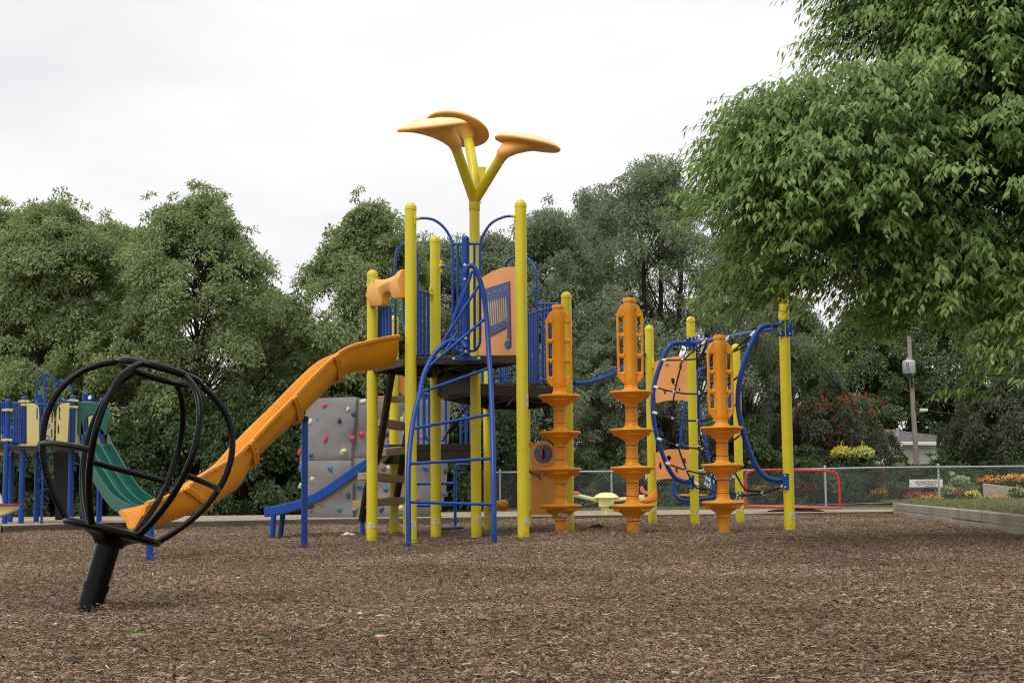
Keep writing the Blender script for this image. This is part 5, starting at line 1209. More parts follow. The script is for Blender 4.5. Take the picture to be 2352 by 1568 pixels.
for a in [(615, 158, 'hold_red'), (1018, 126, 'hold_cream'), (872, 196, 'hold_cream', .045), (930, 248, 'hold_navy'), (466, 320, 'hold_cream'), (782, 320, 'hold_navy'), (357, 375, 'hold_blue'), (357, 522, 'hold_navy'), (1006, 448, 'hold_red'), (916, 490, 'hold_red'), (640, 496, 'hold_red', .062), (478, 652, 'hold_blue'), (318, 628, 'hold_red'), (818, 625, 'hold_cream', .062),
          (352, 800, 'hold_blue'), (685, 806, 'hold_blue'), (495, 905, 'hold_cream'), (338, 965, 'hold_cream'), (392, 1030, 'hold_red'), (978, 975, 'hold_blue'), (868, 1070, 'hold_navy'), (1245, 1008, 'hold_blue'), (790, 1035, 'hold_red', .035), (600, 1150, 'hold_olive', .045), (775, 1210, 'hold_teal'), (930, 1205, 'hold_olive'), (466, 1212, 'hold_blue', .042), (1200, 1215, 'hold_navy'), (1402, 1195, 'hold_cream'), (1225, 800, 'hold_brown'), (1280, 790, 'hold_cream'),
          (1240, 450, 'hold_navy'), (1272, 515, 'hold_red', .04), (1410, 300, 'hold_cream'), (1270, 400, 'hold_cream', .03), (1598, 478, 'hold_red'), (1640, 788, 'hold_blue', .062), (1570, 1100, 'hold_red', .045), (1830, 465, 'hold_red'), (1840, 825, 'hold_navy'), (1828, 1052, 'hold_blue'), (1020, 1085, 'hold_red', .04), (1700, 985, 'hold_brown', .04), (1705, 1190, 'hold_cream', .04), (540, 300, 'hold_teal', .03)]: hold(*a)

# ================================================================== second play set at the left (blue posts)
Yp = 23.5; ps = thing('play_set', 'older play set with blue posts, pale yellow panels and a green slide', 'play structure', (W(120, 1190, Yp).x, Yp, .06))
def PL(x, y, Y=Yp): return W(*zl(x, y), Y)
def lean_post(x, ytop, x2, Y, r=.0445):
    t = PL(x, ytop, Y); zb = .0; xb = t.x; mb = MB(); mb.lathe([(r, zb), (r, t.z - r - .02)], (xb, Y, 0), n=18); p = mb.build('post', M['blue'], ps)
    c = MB(); c.lathe([(r + .003, t.z - r - .02), (r + .003, t.z - r - .01)] + [(a * 1.05, b) for a, b in dome(r, t.z)], (xb, Y, 0), n=18); c.build('post_cap', M['blue'], p); return (xb, Y)
q1 = lean_post(70, 328, 0, 23.3); q2 = lean_post(212, 305, 0, 23.4); q3 = lean_post(343, 278, 0, 24.6); q4 = lean_post(635, 298, 0, 23.5); q5 = lean_post(742, 273, 0, 24.7); q6 = lean_post(885, 322, 0, 24.6); q0 = lean_post(110, 560, 0, 24.6)
def pl_plate(nm, pts, Y, th, mat, holes=(), bev=.004): return MB().plate([PL(*p, Y) for p in pts], (0, th, 0), [[PL(*p, Y) for p in h] for h in holes]).build(nm, M[mat], ps, bevel=bev)
def slot(x, y0, y1, w_=13): return [(x - w_ * .5, y0 + 8), (x, y0), (x + w_ * .5, y0 + 8), (x + w_ * .5, y1 - 8), (x, y1), (x - w_ * .5, y1 - 8)]
pl_plate('entry_panel', [(232, 372), (280, 370), (315, 382), (335, 410), (340, 470), (338, 700), (318, 752), (232, 746)], 23.35, .02, 'butter', [slot(322, 410, 520)])
pl_plate('entry_panel', [(392, 430), (420, 424), (450, 432), (466, 460), (470, 520), (468, 680), (430, 728), (388, 742)], 24.3, .02, 'butter', [slot(452, 440, 545), slot(450, 590, 675)])
pl_plate('entry_panel', [(484, 745), (486, 640), (494, 430), (506, 396), (530, 376), (560, 370), (604, 366), (586, 746)], 23.35, .02, 'butter', [slot(517, 400, 520), slot(507, 552, 640)])
pl_plate('slot_panel', [(655, 390), (674, 392), (668, 738), (650, 736)], 23.55, .06, 'butter'); pl_plate('slot_panel', [(770, 480), (862, 470), (862, 725), (770, 720)], 24.6, .02, 'butter')
pl_plate('slot_panel', [(-30, 640), (25, 640), (25, 710), (-30, 712)], 24.8, .02, 'butter'); pl_plate('slot_panel', [(-30, 768), (90, 770), (92, 826), (-30, 822)], 24.2, .02, 'butter')
for (x, Y) in [(212, 23.4), (635, 23.5), (70, 23.3)]:
    for y in ((355, 385, 738) if x == 212 else (348, 404, 728) if x == 635 else (430, 690)):
        cl = MB(); p = PL(x - (14 if y > 600 else 0), y, Y); xx = {212: q2, 635: q4, 70: q1}[x][0]; cl.lathe([(.055, -.022), (.058, -.018), (.058, .018), (.055, .022)], (xx, Y, p.z), n=18); cl.box((xx + .065, Y - .01, p.z), (.06, .05, .035)); cl.box((xx - .06, Y - .01, p.z), (.05, .05, .035)); cl.build('post_clamp', M['butter'], ps)
dkp = [PL(-40, 745, 23.3), PL(690, 745, 23.3), PL(880, 735, 24.8), PL(-40, 735, 24.8)]
zdk = PL(300, 742, 23.4).z; MB().plate([Vector((p.x, p.y, zdk)) for p in dkp], (0, 0, -.07)).build('deck', M['deck'], ps, bevel=.004)
gr = MB()
for a, b in [((-40, 368), (172, 370)), ((-40, 714), (168, 712))]: gr.tube([PL(*a, 23.3), PL(*b, 23.35)], .016, 8)
for x in (2, 18, 34, 120, 135, 150, 165): gr.tube([PL(x, 369, 23.3), PL(x, 714, 23.3)], .011, 6)
gr.tube([PL(-40, 610, 24.3), PL(182, 580, 23.9)], .012, 6); gr.build('guard_rail', M['blue'], ps)
ar = MB(); MB().tube(smooth_path([PL(*p, 23.4) for p in [(232, 362), (275, 358), (308, 338), (322, 280), (330, 200), (345, 150), (395, 112), (440, 128), (465, 175), (485, 240), (515, 310), (550, 350), (618, 356)]], 4), .017, 8).build('entry_arch', M['blue'], ps)
ar.tube(smooth_path([PL(*p, 24.5) for p in [(470, 360), (472, 260), (490, 210), (540, 178), (590, 196), (615, 240), (622, 330)]], 4), .017, 8); ar.build('entry_arch', M['blue'], ps); ar = MB(); ar.tube(smooth_path([PL(*p, 24.3) for p in [(330, 378), (420, 376), (560, 374)]], 3), .014, 8)
ar.build('entry_rail', M['blue'], ps)
sp0 = PL(395, 112, 23.0); mb = MB(); mb.tube([(sp0.x, 23.0, .0), (sp0.x, 23.0, sp0.z)], .021, 10)
po_ = mb.build('spiral_pole', M['blue'], ps)
za, zb_ = PL(360, 1210, 23.0).z, PL(360, 470, 23.0).z; MB().tube([(sp0.x + .02 + .075 * math.cos(t), 23.0 + .11 * math.sin(t), za + (zb_ - za) * t / (2 * math.pi * 7)) for t in [2 * math.pi * 7 * i / 168 for i in range(169)]], .010, 6).build('spiral_step', M['blue'], po_)
pl_plate('periscope', [(768, 300), (805, 296), (812, 345), (768, 352)], 24.6, .06, 'blue'); MB().lathe([(.035, 0), (.035, .012), (.001, .012)], PL(783, 322, 24.55), (-.4, -.9, .2), 14).build('mirror', M['white'], ps)
# green slide: hood and chute
hd = [(672, 358), (760, 352), (858, 362), (905, 395), (950, 435), (972, 470), (968, 505), (948, 545), (936, 590), (940, 640), (672, 640)]
oval = [(800 + 78 * math.cos(6.28318 * i / 20), 590 + 118 * math.sin(6.28318 * i / 20)) for i in range(20)]
oval = [(x, min(y, 632)) for x, y in oval if y < 636]
MB().plate([PL(*p, 23.55) for p in hd], (0, .05, 0), [[PL(730, 632, 23.55), PL(727, 590, 23.55), PL(735, 530, 23.55), PL(762, 488, 23.55), PL(800, 474, 23.55), PL(836, 488, 23.55), PL(862, 540, 23.55), PL(864, 632, 23.55)]]).build('slide_hood', M['green_slide'], ps, bevel=.015)
nl = resample(smooth_path([PL(680, 640, 23.2), PL(700, 740, 23.0), PL(760, 850, 22.75), PL(850, 1000, 22.4), PL(950, 1140, 22.1), PL(1050, 1215, 21.8), PL(1120, 1245, 21.6), PL(1170, 1258, 21.5)], 5), 34)
fl_ = resample(smooth_path([PL(945, 640, 23.9), PL(980, 720, 23.7), PL(1040, 830, 23.4), PL(1110, 950, 23.0), PL(1190, 1065, 22.7), PL(1260, 1140, 22.5), PL(1320, 1180, 22.3), PL(1360, 1200, 22.2)], 5), 34)
rings = []
for a, b in zip(nl, fl_):
    w_ = b - a; up = Vector((0, 0, 1)); i_ = len(rings); hh = .16
    pr = [(0, .0), (.03, .0), (.06, -hh), (.30, -hh), (.33, -.05), (.36, -.05), (.39, -hh), (.62, -hh), (.65, -.05), (.68, -.05), (.71, -hh), (.94, -hh), (.97, 0), (1, 0), (1, -hh - .05), (.0, -hh - .05)]
    rings.append([a + w_ * x + up * z for x, z in pr])
MB().loft(rings).build('slide_chute', M['green_slide'], ps, ang=35)
bs = MB()
for x, Y in ((465, 24.7), (590, 24.7)): pass
bs.plate([PL(462, 760, 24.9), PL(592, 760, 24.9), PL(640, 1380, 24.9), PL(480, 1388, 24.9)], (0, .04, 0)); bs.build('barrier_panel', M['black'], ps)
MB().tube([PL(862, 1040, 22.6), Vector((PL(862, 1040, 22.6).x, 22.6, 0))], .032, 10).build('slide_leg', M['blue'], ps)

# seat of a rider at the left edge
rd = thing('rider_seat', 'pale yellow rider seat with a red top, cut by the left edge of the picture', 'spring rider', (PL(-30, 1350, 21.5).x, 21.5, .06))
MB().plate([PL(*p, 21.5) for p in [(-90, 1262), (128, 1258), (124, 1290), (100, 1310), (40, 1332), (-10, 1352), (-90, 1360)]], (0, .22, 0)).build('seat_side', M['butter'], rd, bevel=.01)
MB().plate([PL(*p, 21.45) for p in [(-90, 1252), (142, 1243), (144, 1253), (-90, 1263)]], (0, .32, 0)).build('seat_board', M['red'], rd, bevel=.004)
MB().plate([PL(*p, 21.5) for p in [(-60, 1240), (-30, 1150), (-4, 1160), (8, 1190), (14, 1215), (18, 1245)]], (0, .05, 0)).build('backrest', M['white'], rd, bevel=.01)
sx = PL(-40, 1350, 21.6).x; MB().tube([(sx + .06 * math.cos(t), 21.6 + .06 * math.sin(t), .0 + .27 * t / 31.4) for t in [31.4 * i / 80 for i in range(81)]], .012, 6).build('spring', M['black'], rd)

# ================================================================== seesaw, rocker, fan, merry-go-round
Ys = 26.6; g0 = backz(0, Ys)
ss = thing('seesaw', 'pale yellow seesaw with a domed hub, behind the first two pod columns', 'seesaw', (W(*zs(900, 840), Ys).x, Ys, g0))
def SS(x, y, Y=Ys): return W(*zs(x, y), Y)
c = SS(910, 690); 
def zz(y): return SS(910, y).z
MB().lathe([(.105, g0 - .1), (.105, zz(690))], (c.x, Ys, 0), n=4).build('stem', M['pale_yellow'], ss, bevel=.006)
MB().box((c.x - .005, Ys, (zz(480) + zz(690)) / 2), (.275, .275, zz(480) - zz(690))).build('hub_box', M['pale_yellow'], ss, bevel=.01)
MB().lathe([(.235, zz(497)), (.243, zz(490)), (.236, zz(480)), (.19, zz(430)), (.12, zz(390)), (.05, zz(377)), (.001, zz(374))], (c.x, Ys, 0), n=28).build('hub_dome', M['pale_yellow'], ss)
MB().tube([SS(740, 555), SS(270, 440, Ys - .3), SS(80, 395, Ys - .4)], .036, 12).build('arm', M['pale_yellow'], ss)
MB().tube([SS(1050, 545), SS(1395, 510, Ys + .2), SS(1700, 490, Ys + .4)], .034, 12).build('arm', M['pale_yellow'], ss)
MB().box(SS(1690, 485, Ys + .4), (.10, .10, .09)).build('seat_clamp', M['pale_yellow'], ss, bevel=.01)
MB().tube(smooth_path([SS(1665, 245, Ys + .4), SS(1690, 280, Ys + .4), SS(1705, 340, Ys + .4), SS(1780, 385, Ys + .4), SS(1880, 395, Ys + .4), SS(1960, 400, Ys + .4)], 4), [.028, .026, .028, .03, .034, .036, .036, .036, .036, .036, .036, .036, .036, .036, .036, .036, .036, .036, .036, .03, .02], 10).build('seat_handle', M['pink'], ss)
MB().box(SS(100, 385, Ys - .4), (.34, .2, .05)).build('seat', M['pink'], ss, bevel=.02)
bx = MB(); bx.box(SS(995, 712, Ys - .14), (.05, .03, .035)); bx.build('bumper', M['black'], ss)

Yf = 20.5; fx = W(1461, 1190, Yf).x
fan = thing('spiral_step', 'orange twisted fan step half hidden behind the middle pod column', 'stepping pod', (fx, Yf, .06)); mb = MB()
MB().tube([(fx, Yf, -.1), (fx, Yf, SS(1660, 592, Yf).z)], .05, 12).build('stem', M['orange'], fan)
for (tx, ty, bx_, by_, yy) in [(2022, 322, 1830, 505, .12), (2036, 385, 1780, 530, .06), (2040, 455, 1720, 560, 0), (2036, 530, 1655, 592, -.06)]:
    rt_ = SS(bx_, by_, Yf + yy); e1 = SS(tx, ty, Yf + yy); e0 = SS(1600, 592, Yf + yy)
    mb.loft([[p + Vector((0, -.05, -w_)), p + Vector((0, .05, -w_)), p + Vector((0, .06, w_)), p + Vector((0, -.06, w_))] for p, w_ in [(e0, .02), (rt_, .024), (rt_.lerp(e1, .5) - Vector((0, 0, .012)), .026), (rt_.lerp(e1, .85), .022), (e1, .012)]])
mb.build('fan_blades', M['orange'], fan, bevel=.008)

Yr = 23.6
rk = thing('tube_rocker', 'blue bent-tube rocker with an orange board seat, seen behind the rope net', 'rocker', (W(1660, 1180, Yr).x, Yr, .06))
def RK(x, y, Y=Yr): return W(*z7(x, y), Y)
def rt2(nm, l, r=.024, mat='blue'): return MB().tube(l, r, 10).build(nm, M[mat], rk)
rt2('arch_tube', smooth_path([RK(*p) for p in [(395, 560), (392, 470), (400, 425), (430, 396), (485, 383), (535, 395), (585, 430), (640, 505), (660, 560)]], 5)); rt2('cross_tube', [RK(392, 466), RK(620, 466)], .020)
rt2('leg_tube', smooth_path([RK(*p) for p in [(318, 600), (300, 700), (268, 940), (276, 990), (310, 1012), (345, 1020)]], 4)); rt2('leg_tube', [RK(398, 560), RK(430, 800), RK(480, 1050), RK(538, 1415)])
rt2('cross_tube', [RK(345, 1020), RK(480, 1056)], .020); rt2('leg_tube', [RK(268, 960), RK(232, 1200)])
rt2('base_loop', smooth_path([RK(*p) for p in [(232, 1180), (215, 1290), (207, 1345), (232, 1408), (290, 1438), (360, 1438), (520, 1415), (700, 1412)]], 5)); x0 = RK(608, 1415); rt2('ground_leg', [x0, Vector((x0.x, x0.y, 0))], .04); rt2('upright_tube', [RK(660, 560), RK(640, 1000), RK(608, 1415)])
MB().plate([RK(*p) for p in [(258, 1394), (330, 1389), (482, 1392), (482, 1403), (330, 1407), (258, 1404)]], (0, .25, 0)).build('seat_board', M['orange'], rk, bevel=.005)

Ym = 31.0; cx = W(1822, 1163, Ym); gm = backz(5, Ym)
mg = thing('merry_go_round', 'flat red merry-go-round with a rounded red hand rail, behind the rightmost yellow post', 'merry-go-round', (cx.x, Ym, gm))
ctr = Vector((cx.x, Ym, cx.z)); axm = Vector((.030, -.01, 1)).normalized()
MB().lathe([(.03, -.03), (1.03, -.025), (1.045, -.01), (1.045, .008), (1.03, .014), (.03, .02)], ctr, axm, 48).build('platform', M['rust'], mg)
MB().lathe([(.16, 0), (.13, .3)], (cx.x, Ym, gm - .22), n=18).build('bearing_post', M['deck'], mg)
u_ = axm.cross(Vector((0, 1, 0))).normalized()
def MR(px, py): return W(px, py, Ym)
MB().tube(smooth_path([MR(1713, 1162), MR(1712, 1120), MR(1712, 1098), MR(1718, 1084), MR(1734, 1079)], 5) + smooth_path([MR(1800, 1078), MR(1880, 1080), MR(1900, 1081.5), MR(1917, 1086), MR(1925, 1098), MR(1928, 1130), MR(1929, 1164)], 5), .026, 12).build('hand_rail', M['red'], mg)
structure(MB().lathe([(.62, .0), (.55, .03), (.35, .055), (.1, .06)], (W(1825, 1175, 30.5).x, 30.4, backz(5, 30.4) + .002), n=24).build('shadow_mound_ground', M['dirt']))  # dark hump put in for the shadow under the merry-go-round platform

# ================================================================== garden and street behind the fence
def house():
    Y = 62.0; h = thing('house', 'white sided house with a grey shingle roof, behind the garden fence at the right', 'house', (W(2120, 1080, Y).x, Y, 0))
    def P(x, y, Yo=0): return W(*zr(x, y), Y + Yo)
    wl_ = MB(); wl_.plate([P(820, 610), P(1330, 610), P(1700, 610), P(1700, 900), P(540, 900), P(560, 770), P(600, 700), P(820, 665)], (0, .2, 0)); wo = wl_.build('wall', M['siding'], h, fixn=True)
    sl = MB()
    for k in range(14): y = 625 + k * 20; sl.beam(P(560 if y > 700 else 822, y, -.02), P(1690, y, -.02), .03, .012)
    sl.build('siding_boards', M['trim'], wo)
    rf = MB(); rf.plate([P(815, 562, -.6), P(1400, 566, -.6), P(1500, 500, 4), P(960, 430, 4), P(680, 395, 4), P(640, 480, 2)], (0, 0, -.12)); ro = rf.build('roof', M['shingle'], h)
    gt = MB(); gt.beam(P(865, 572, -.7), P(1400, 578, -.7), .13, .15); gt.build('gutter', M['trim'], ro, bevel=.02); ff = MB(); ff.plate([P(815, 580, -.45), P(1400, 590, -.45), P(1400, 616, -.45), P(815, 612, -.45)], (0, .3, 0)); ff.build('eave', M['trim'], ro)
    MB().plate([P(568, 728, -.1), P(820, 664, -.1), P(820, 676, -.1), P(572, 742, -.1)], (0, .1, 0)).build('stair_rail', M['trim'], h)
    MB().tube(smooth_path([P(945, 590, -.75), P(943, 612, -.7), P(915, 632, -.4), P(850, 648, -.15), P(822, 655, -.1)], 4), .055, 8).build('downspout', M['trim'], ro)
    MB().tube([P(905, 545, .1), P(905, 395, .1)], .055, 8).build('vent_pipe', M['steel'], ro)
    MB().tube([P(908, 760, -.05), P(908, 640, -.05)], .04, 8).build('meter_pipe', M['steel'], h)
    return h
house()
def house2():
    Y = 58; h = thing('house', 'beige sided house with a white window, glimpsed behind the middle pod column', 'house', (W(1460, 1070, Y).x, Y, 0)); z8 = frame(1400, 1030, 3.36)
    def P(x, y, o=0): return W(*z8(x, y), Y + o)
    MB().plate([P(390, 80), P(980, 60), P(980, 420), P(390, 420)], (0, .2, 0)).build('wall', M['siding_beige'], h); s = MB()
    for k in range(22): s.beam(P(392, 95 + k * 14, -.02), P(978, 95 + k * 14, -.02), .03, .010)
    s.build('siding_boards', M['siding_beige'], h)
    wf = MB().plate([P(572, 230, -.05), P(640, 230, -.05), P(640, 338, -.05), P(572, 338, -.05)], (0, .04, 0), [[P(580, 238, -.05), P(606, 238, -.05), P(606, 330, -.05), P(580, 330, -.05)], [P(610, 238, -.05), P(632, 238, -.05), P(632, 330, -.05), P(610, 330, -.05)]]).build('window_frame', M['trim'], h)
    MB().plate([P(578, 236, -.03), P(634, 236, -.03), P(634, 332, -.03), P(578, 332, -.03)], (0, .015, 0)).build('pane', M['glass'], wf)
    r_ = MB(); r_.plate([P(340, 80, -.6), P(1020, 60, -.6), P(900, -70, 4), P(460, -70, 4)], (0, 0, -.12)); r_.build('roof', M['shingle'], h)
house2()
def picket(nm, label, x0px, x1px, ytop, Y, mat, wdt=.14, scal=True, zb=-.05):
    a, b = W(x0px, ytop, Y), W(x1px, ytop, Y); r = thing(nm, label, 'fence', ((a.x + b.x) / 2, Y, 0)); n = int((b.x - a.x) / wdt); mb = MB(); rr = random.Random(n)
    for i in range(n):
        x = a.x + (i + .5) * wdt; zt = a.z + (b.z - a.z) * i / n + (.06 * abs(math.sin(i * math.pi / 14)) if scal else 0) + rr.uniform(-.01, .01); w_ = wdt - .012
        mb.plate([(x - w_ / 2, Y, zb), (x + w_ / 2, Y, zb), (x + w_ / 2, Y, zt - .05), (x + w_ * .25, Y, zt), (x - w_ * .25, Y, zt), (x - w_ / 2, Y, zt - .05)], (0, .02, 0))
    mb.build('boards', M[mat], r, smooth=False)
    rl = MB()
    for q in (.3, .8): rl.beam((a.x, Y + .05, zb + (a.z - zb) * q), (b.x, Y + .05, zb + (b.z - zb) * q), .05, .09)
    rl.build('fence_rail', M[mat], r)
picket('wooden_fence', 'red brown scalloped wooden fence behind the flower garden at the right', 1985, 2480, 1066, 55, 'cedar', .15)
picket('wooden_fence', 'dark wooden fence behind the chain-link fence, seen under the tower', 1085, 1215, 1062, 47.5, 'cedar', .15, False)
picket('wooden_fence', 'dark weathered picket fence behind the merry-go-round', 1690, 1905, 1082, 53, 'timber_dark', .11, False)
def gate():
    Y = 54; r = thing('garden_gate', 'pale wooden garden gate in a black arched iron frame, in front of the white house', 'gate', (W(*zr(905, 800), Y).x, Y, 0))
    def P(x, y): return W(*zr(x, y), Y)
    b0 = P(800, 745); b1 = P(1005, 745); mb = MB(); n = 7
    for i in range(n): a = b0.lerp(b1, (i + .04) / n); b = b0.lerp(b1, (i + .96) / n); mb.plate([Vector((a.x, Y, 0)), Vector((b.x, Y, 0)), b, a], (0, .03, 0))
    mb.build('boards', M['gatewood'], r, smooth=False)
    fr_ = MB(); fr_.tube([Vector((P(808, 745).x, Y - .05, 0)), P(808, 740)] + smooth_path([P(812, 735), P(840, 708), P(905, 690), P(965, 706), P(1000, 738)], 4) + [Vector((P(1003, 745).x, Y - .05, 0))], .04, 8); fr_.tube([P(800, 741) - Vector((0, .05, 0)), P(1012, 741) - Vector((0, .05, 0))], .035, 8); fr_.build('arched_frame', M['lamp'], r)
gate()
# utility pole, transformer, wires
Yu = 56; pt_ = W(2087, 768, Yu); pb_ = W(2108, 1075, Yu); pb_.z = -.1
up = thing('utility_pole', 'tall weathered wooden utility pole leaning behind the garden', 'utility pole', (pb_.x, Yu, 0))
MB().tube([pb_, pt_], [.115, .08], 14).build('pole', M['pole_wood'], up)
zz_ = frame(2100, 750, 4.2375)
def UP(x, y, o=0): return W(*zz_(x, y), Yu + o)
c0, c1 = UP(505, 685, -.25), UP(503, 550, -.25); tr = MB(); tr.lathe([(.23, 0), (.245, .02), (.245, (c1 - c0).length - .05), (.20, (c1 - c0).length), (.02, (c1 - c0).length + .03)], c0, (c1 - c0).normalized(), 20); to = tr.build('transformer', M['transformer'], up)
MB().tube([UP(486, 545, -.25), UP(486, 522, -.25)], .03, 8).build('bushing', M['transformer'], to); k_ = MB(); k_.tube([UP(480, 570, -.51), UP(487, 660, -.51)], .012, 5); k_.tube([UP(500, 570, -.51), UP(508, 665, -.51)], .012, 5); k_.build('leads', M['wire'], to)
ib = MB()
for y in (730, 790, 825): ib.lathe([(.05, 0), (.06, .04), (.03, .09)], UP(540, y, -.15), (0, -.2, 1), 8)
ib.tube([UP(533, 720, -.16), UP(545, 830, -.16)], .03, 6); ib.build('insulators', M['wire'], up)
bnd = MB(); a_ = UP(573, 1048); bnd.lathe([(.108, -.04), (.108, .04)], a_, (pt_ - pb_).normalized(), 12); a_ = UP(570, 1000); bnd.lathe([(.106, -.03), (.106, .03)], a_, (pt_ - pb_).normalized(), 12); bnd.build('pole_band', M['wire'], up)
def wire(label, a, b, sag, r=.012, cat='power line'):
    a = Vector(a); b = Vector(b); pts = [a.lerp(b, i / 14) + Vector((0, 0, -sag * 4 * (i / 14) * (1 - i / 14))) for i in range(15)]
    tag(MB().tube(pts, r, 5).build('power_line', M['wire']), label, cat, 'overhead wires at the utility pole')
wire('thin wire leaving the very top of the utility pole to the right', UP(530, 285), UP(1800, 268, 6), .3, .010); wire('second thin wire leaving the pole just under its top', UP(538, 312), UP(1800, 300, 6), .25, .010)
wire('wire leaving the pole to the right just below the transformer', UP(548, 740), UP(1800, 760, 6), .5, .012); wire('sagging cable leaving the pole to the right, well below the transformer', UP(548, 790), UP(1750, 860, 6), .9, .014)
wire('thick cable running left from the middle of the pole toward the rowan tree', UP(570, 1044), UP(-260, 1150, 4), .2, .020); wire('thick cable running right from the middle of the pole past the white splice box', UP(575, 1046), UP(1500, 1090, 3), .15, .020)
sb_ = thing('splice_box', 'small white splice box hanging on the cable beside the utility pole', 'cable box', UP(657, 1062)); bxm = MB(); bxm.box(UP(657, 1062), (.32, .1, .12)); bxm.build('case', M['white'], sb_, bevel=.02); MB().tube([UP(625, 1048), UP(625, 1056)], .012, 5).build('hanger', M['wire'], sb_)
# lamp post with two hanging baskets
Yl = 47.5; lx = W(*zr(372, 700), Yl).x
lp = thing('lamp_post', 'slim black lamp post with a lantern, between two hanging flower baskets', 'lamp post', (lx, Yl, 0))
ztop = W(*zr(372, 400), Yl).z; MB().tube([(lx, Yl, -.05), (lx, Yl, .5), (lx, Yl, ztop - .35)], [.07, .05, .04], 12).build('pole', M['lamp'], lp)
ln = MB(); ln.lathe([(.05, -.38), (.07, -.36), (.06, -.33), (.085, -.16), (.12, -.14), (.09, -.08), (.03, -.03), (.02, .02), (.001, .04)], (lx, Yl, ztop), n=6); lo2 = ln.build('lantern', M['lamp'], lp); MB().lathe([(.052, -.325), (.078, -.17)], (lx, Yl, ztop), n=6).build('lantern_glass', M['white'], lo2)
cr = MB(); zc = W(*zr(372, 545), Yl).z
for px in (262, 487): q = W(*zr(px, 543), Yl); cr.tube(smooth_path([(lx, Yl, zc - .1), (lx + (q.x - lx) * .5, Yl, zc + .06), (q.x, Yl, q.z)], 4), .014, 6)
cr.build('bracket_arm', M['lamp'], lp)
g = np.random.default_rng(91)
def petals(n, c, rad, size, up=.6):
    P = g.normal(0, 1, (n, 3)); P /= np.linalg.norm(P, axis=1, keepdims=True); P = P * (g.random((n, 1)) ** .4) * np.array(rad) + np.array(c)
    return quads_np(P, g.normal(0, 1, (n, 3)) + np.array([0, 0, .2]), g.normal(0, .6, (n, 3)) + np.array([0, -.5, up]), np.full(n, size) * g.uniform(.7, 1.3, n), np.full(n, size * .8))
for px, py, lb, mt in [(265, 690, 'hanging basket of golden yellow flowers on the left of the black lamp post', 'fl_yellow'), (498, 690, 'hanging basket of pale lime flowers on the right of the black lamp post', 'fl_lime')]:
    q = W(*zr(px, py), Yl); b_ = thing('hanging_basket', lb, 'hanging basket', tuple(q), 'hanging baskets on the lamp post')
    MB().lathe([(.08, -.30), (.17, -.22), (.23, -.05), (.24, .0), (.05, .0)], q, n=16).build('pot', M['lamp'], b_); hg = MB(); tp = W(*zr(px - 3, 543), Yl)
    for a in (0, 2.1, 4.2): hg.tube([q + Vector((.22 * math.cos(a), .22 * math.sin(a), 0)), tp], .006, 4)
    hg.build('hanger', M['fl_lime'], b_); V, Fq = petals(900, q + Vector((0, 0, .03)), (.40, .36, .22), .055); np_mesh('flowers', V, Fq, M[mt], b_); V, Fq = petals(500, q + Vector((0, 0, -.06)), (.34, .32, .2), .07); np_mesh('leaves', V, Fq, M['leaf_ash'], b_)
# garden sign
Yg = 46.5; zg = frame(2180, 1130, 14.7); cA, cB = W(*zg(598, 588), Yg), W(*zg(1790, 576), Yg); cC, cD = W(*zg(1775, 850), Yg), W(*zg(590, 862), Yg)
sg = thing('garden_sign', 'white board sign lettered in thin brown script, standing in the flower bed', 'sign', ((cA.x + cB.x) / 2, Yg, 0))
MB().plate([cD, cC, cB, cA], (0, .03, 0)).build('board', M['trim'], sg, bevel=.003)
MB().plate([cD + Vector((-.01, .005, -.03)), cC + Vector((.01, .005, -.03)), cC + Vector((.01, .005, -.002)), cD + Vector((-.01, .005, -.002))], (0, .05, 0)).build('lower_edge', M['timber_dark'], sg)
for t in (.12, .88): x = cA.lerp(cB, t); MB().tube([(x.x, Yg + .06, -.1), (x.x, Yg + .06, x.z - .03)], .025, 8).build('leg', M['timber_dark'], sg)
def text_mesh(txt, size, loc, mat, parent, rot=0.0, bold=0.0, shear=0.0):
    cu = bpy.data.curves.new('lettering', 'FONT'); cu.body = txt; cu.size = size; cu.align_x = 'CENTER'; cu.align_y = 'CENTER'; cu.extrude = .002; cu.offset = bold; cu.shear = shear
    t = bpy.data.objects.new('lettering', cu); COL.objects.link(t); bpy.context.view_layer.update()
    me = bpy.data.meshes.new_from_object(t.evaluated_get(bpy.context.evaluated_depsgraph_get())); bpy.data.objects.remove(t); me.materials.clear(); me.materials.append(mat)
    o = bpy.data.objects.new('lettering', me); COL.objects.link(o); o.parent = parent; off = Vector((0, 0, 0)); pp = parent
    while pp: off += Vector(pp.location); pp = pp.parent
    o.location = Vector(loc) - off; o.rotation_euler = (R(90), -rot, 0); return o
tl = paint('brown_lettering', (.16, .11, .10), .6, .05, 10, 0); sl_ = math.atan2(cB.z - cA.z, cB.x - cA.x)
text_mesh("sawatzky's", .17, W(*zg(1190, 668), Yg) + Vector((0, -.006, 0)), tl, sg, sl_, .0); text_mesh("playcraft & landscape", .072, W(*zg(1200, 762), Yg) + Vector((0, -.006, 0)), tl, sg, sl_, 0, .3)
text_mesh("imagine design create", .038, W(*zg(1330, 822), Yg) + Vector((0, -.006, 0)), paint('red_lettering', (.35, .10, .07), .6, .05, 10, 0), sg, sl_, 0, .3)
sw = MB()
for k, (x0, x1) in enumerate([(590, 690), (1480, 1600)]):
    pts = [W(*zg(x0 + (x1 - x0) * i / 8, 720 + 9 * i - (k * 30) + (20 if k == 0 else 40) * math.sin(i / 8 * 3.14) * -1), Yg) + Vector((0, -.004, 0)) for i in range(9)]; sw.tube(pts, .006, 4)
sw.build('swirl_mark', tl, sg)
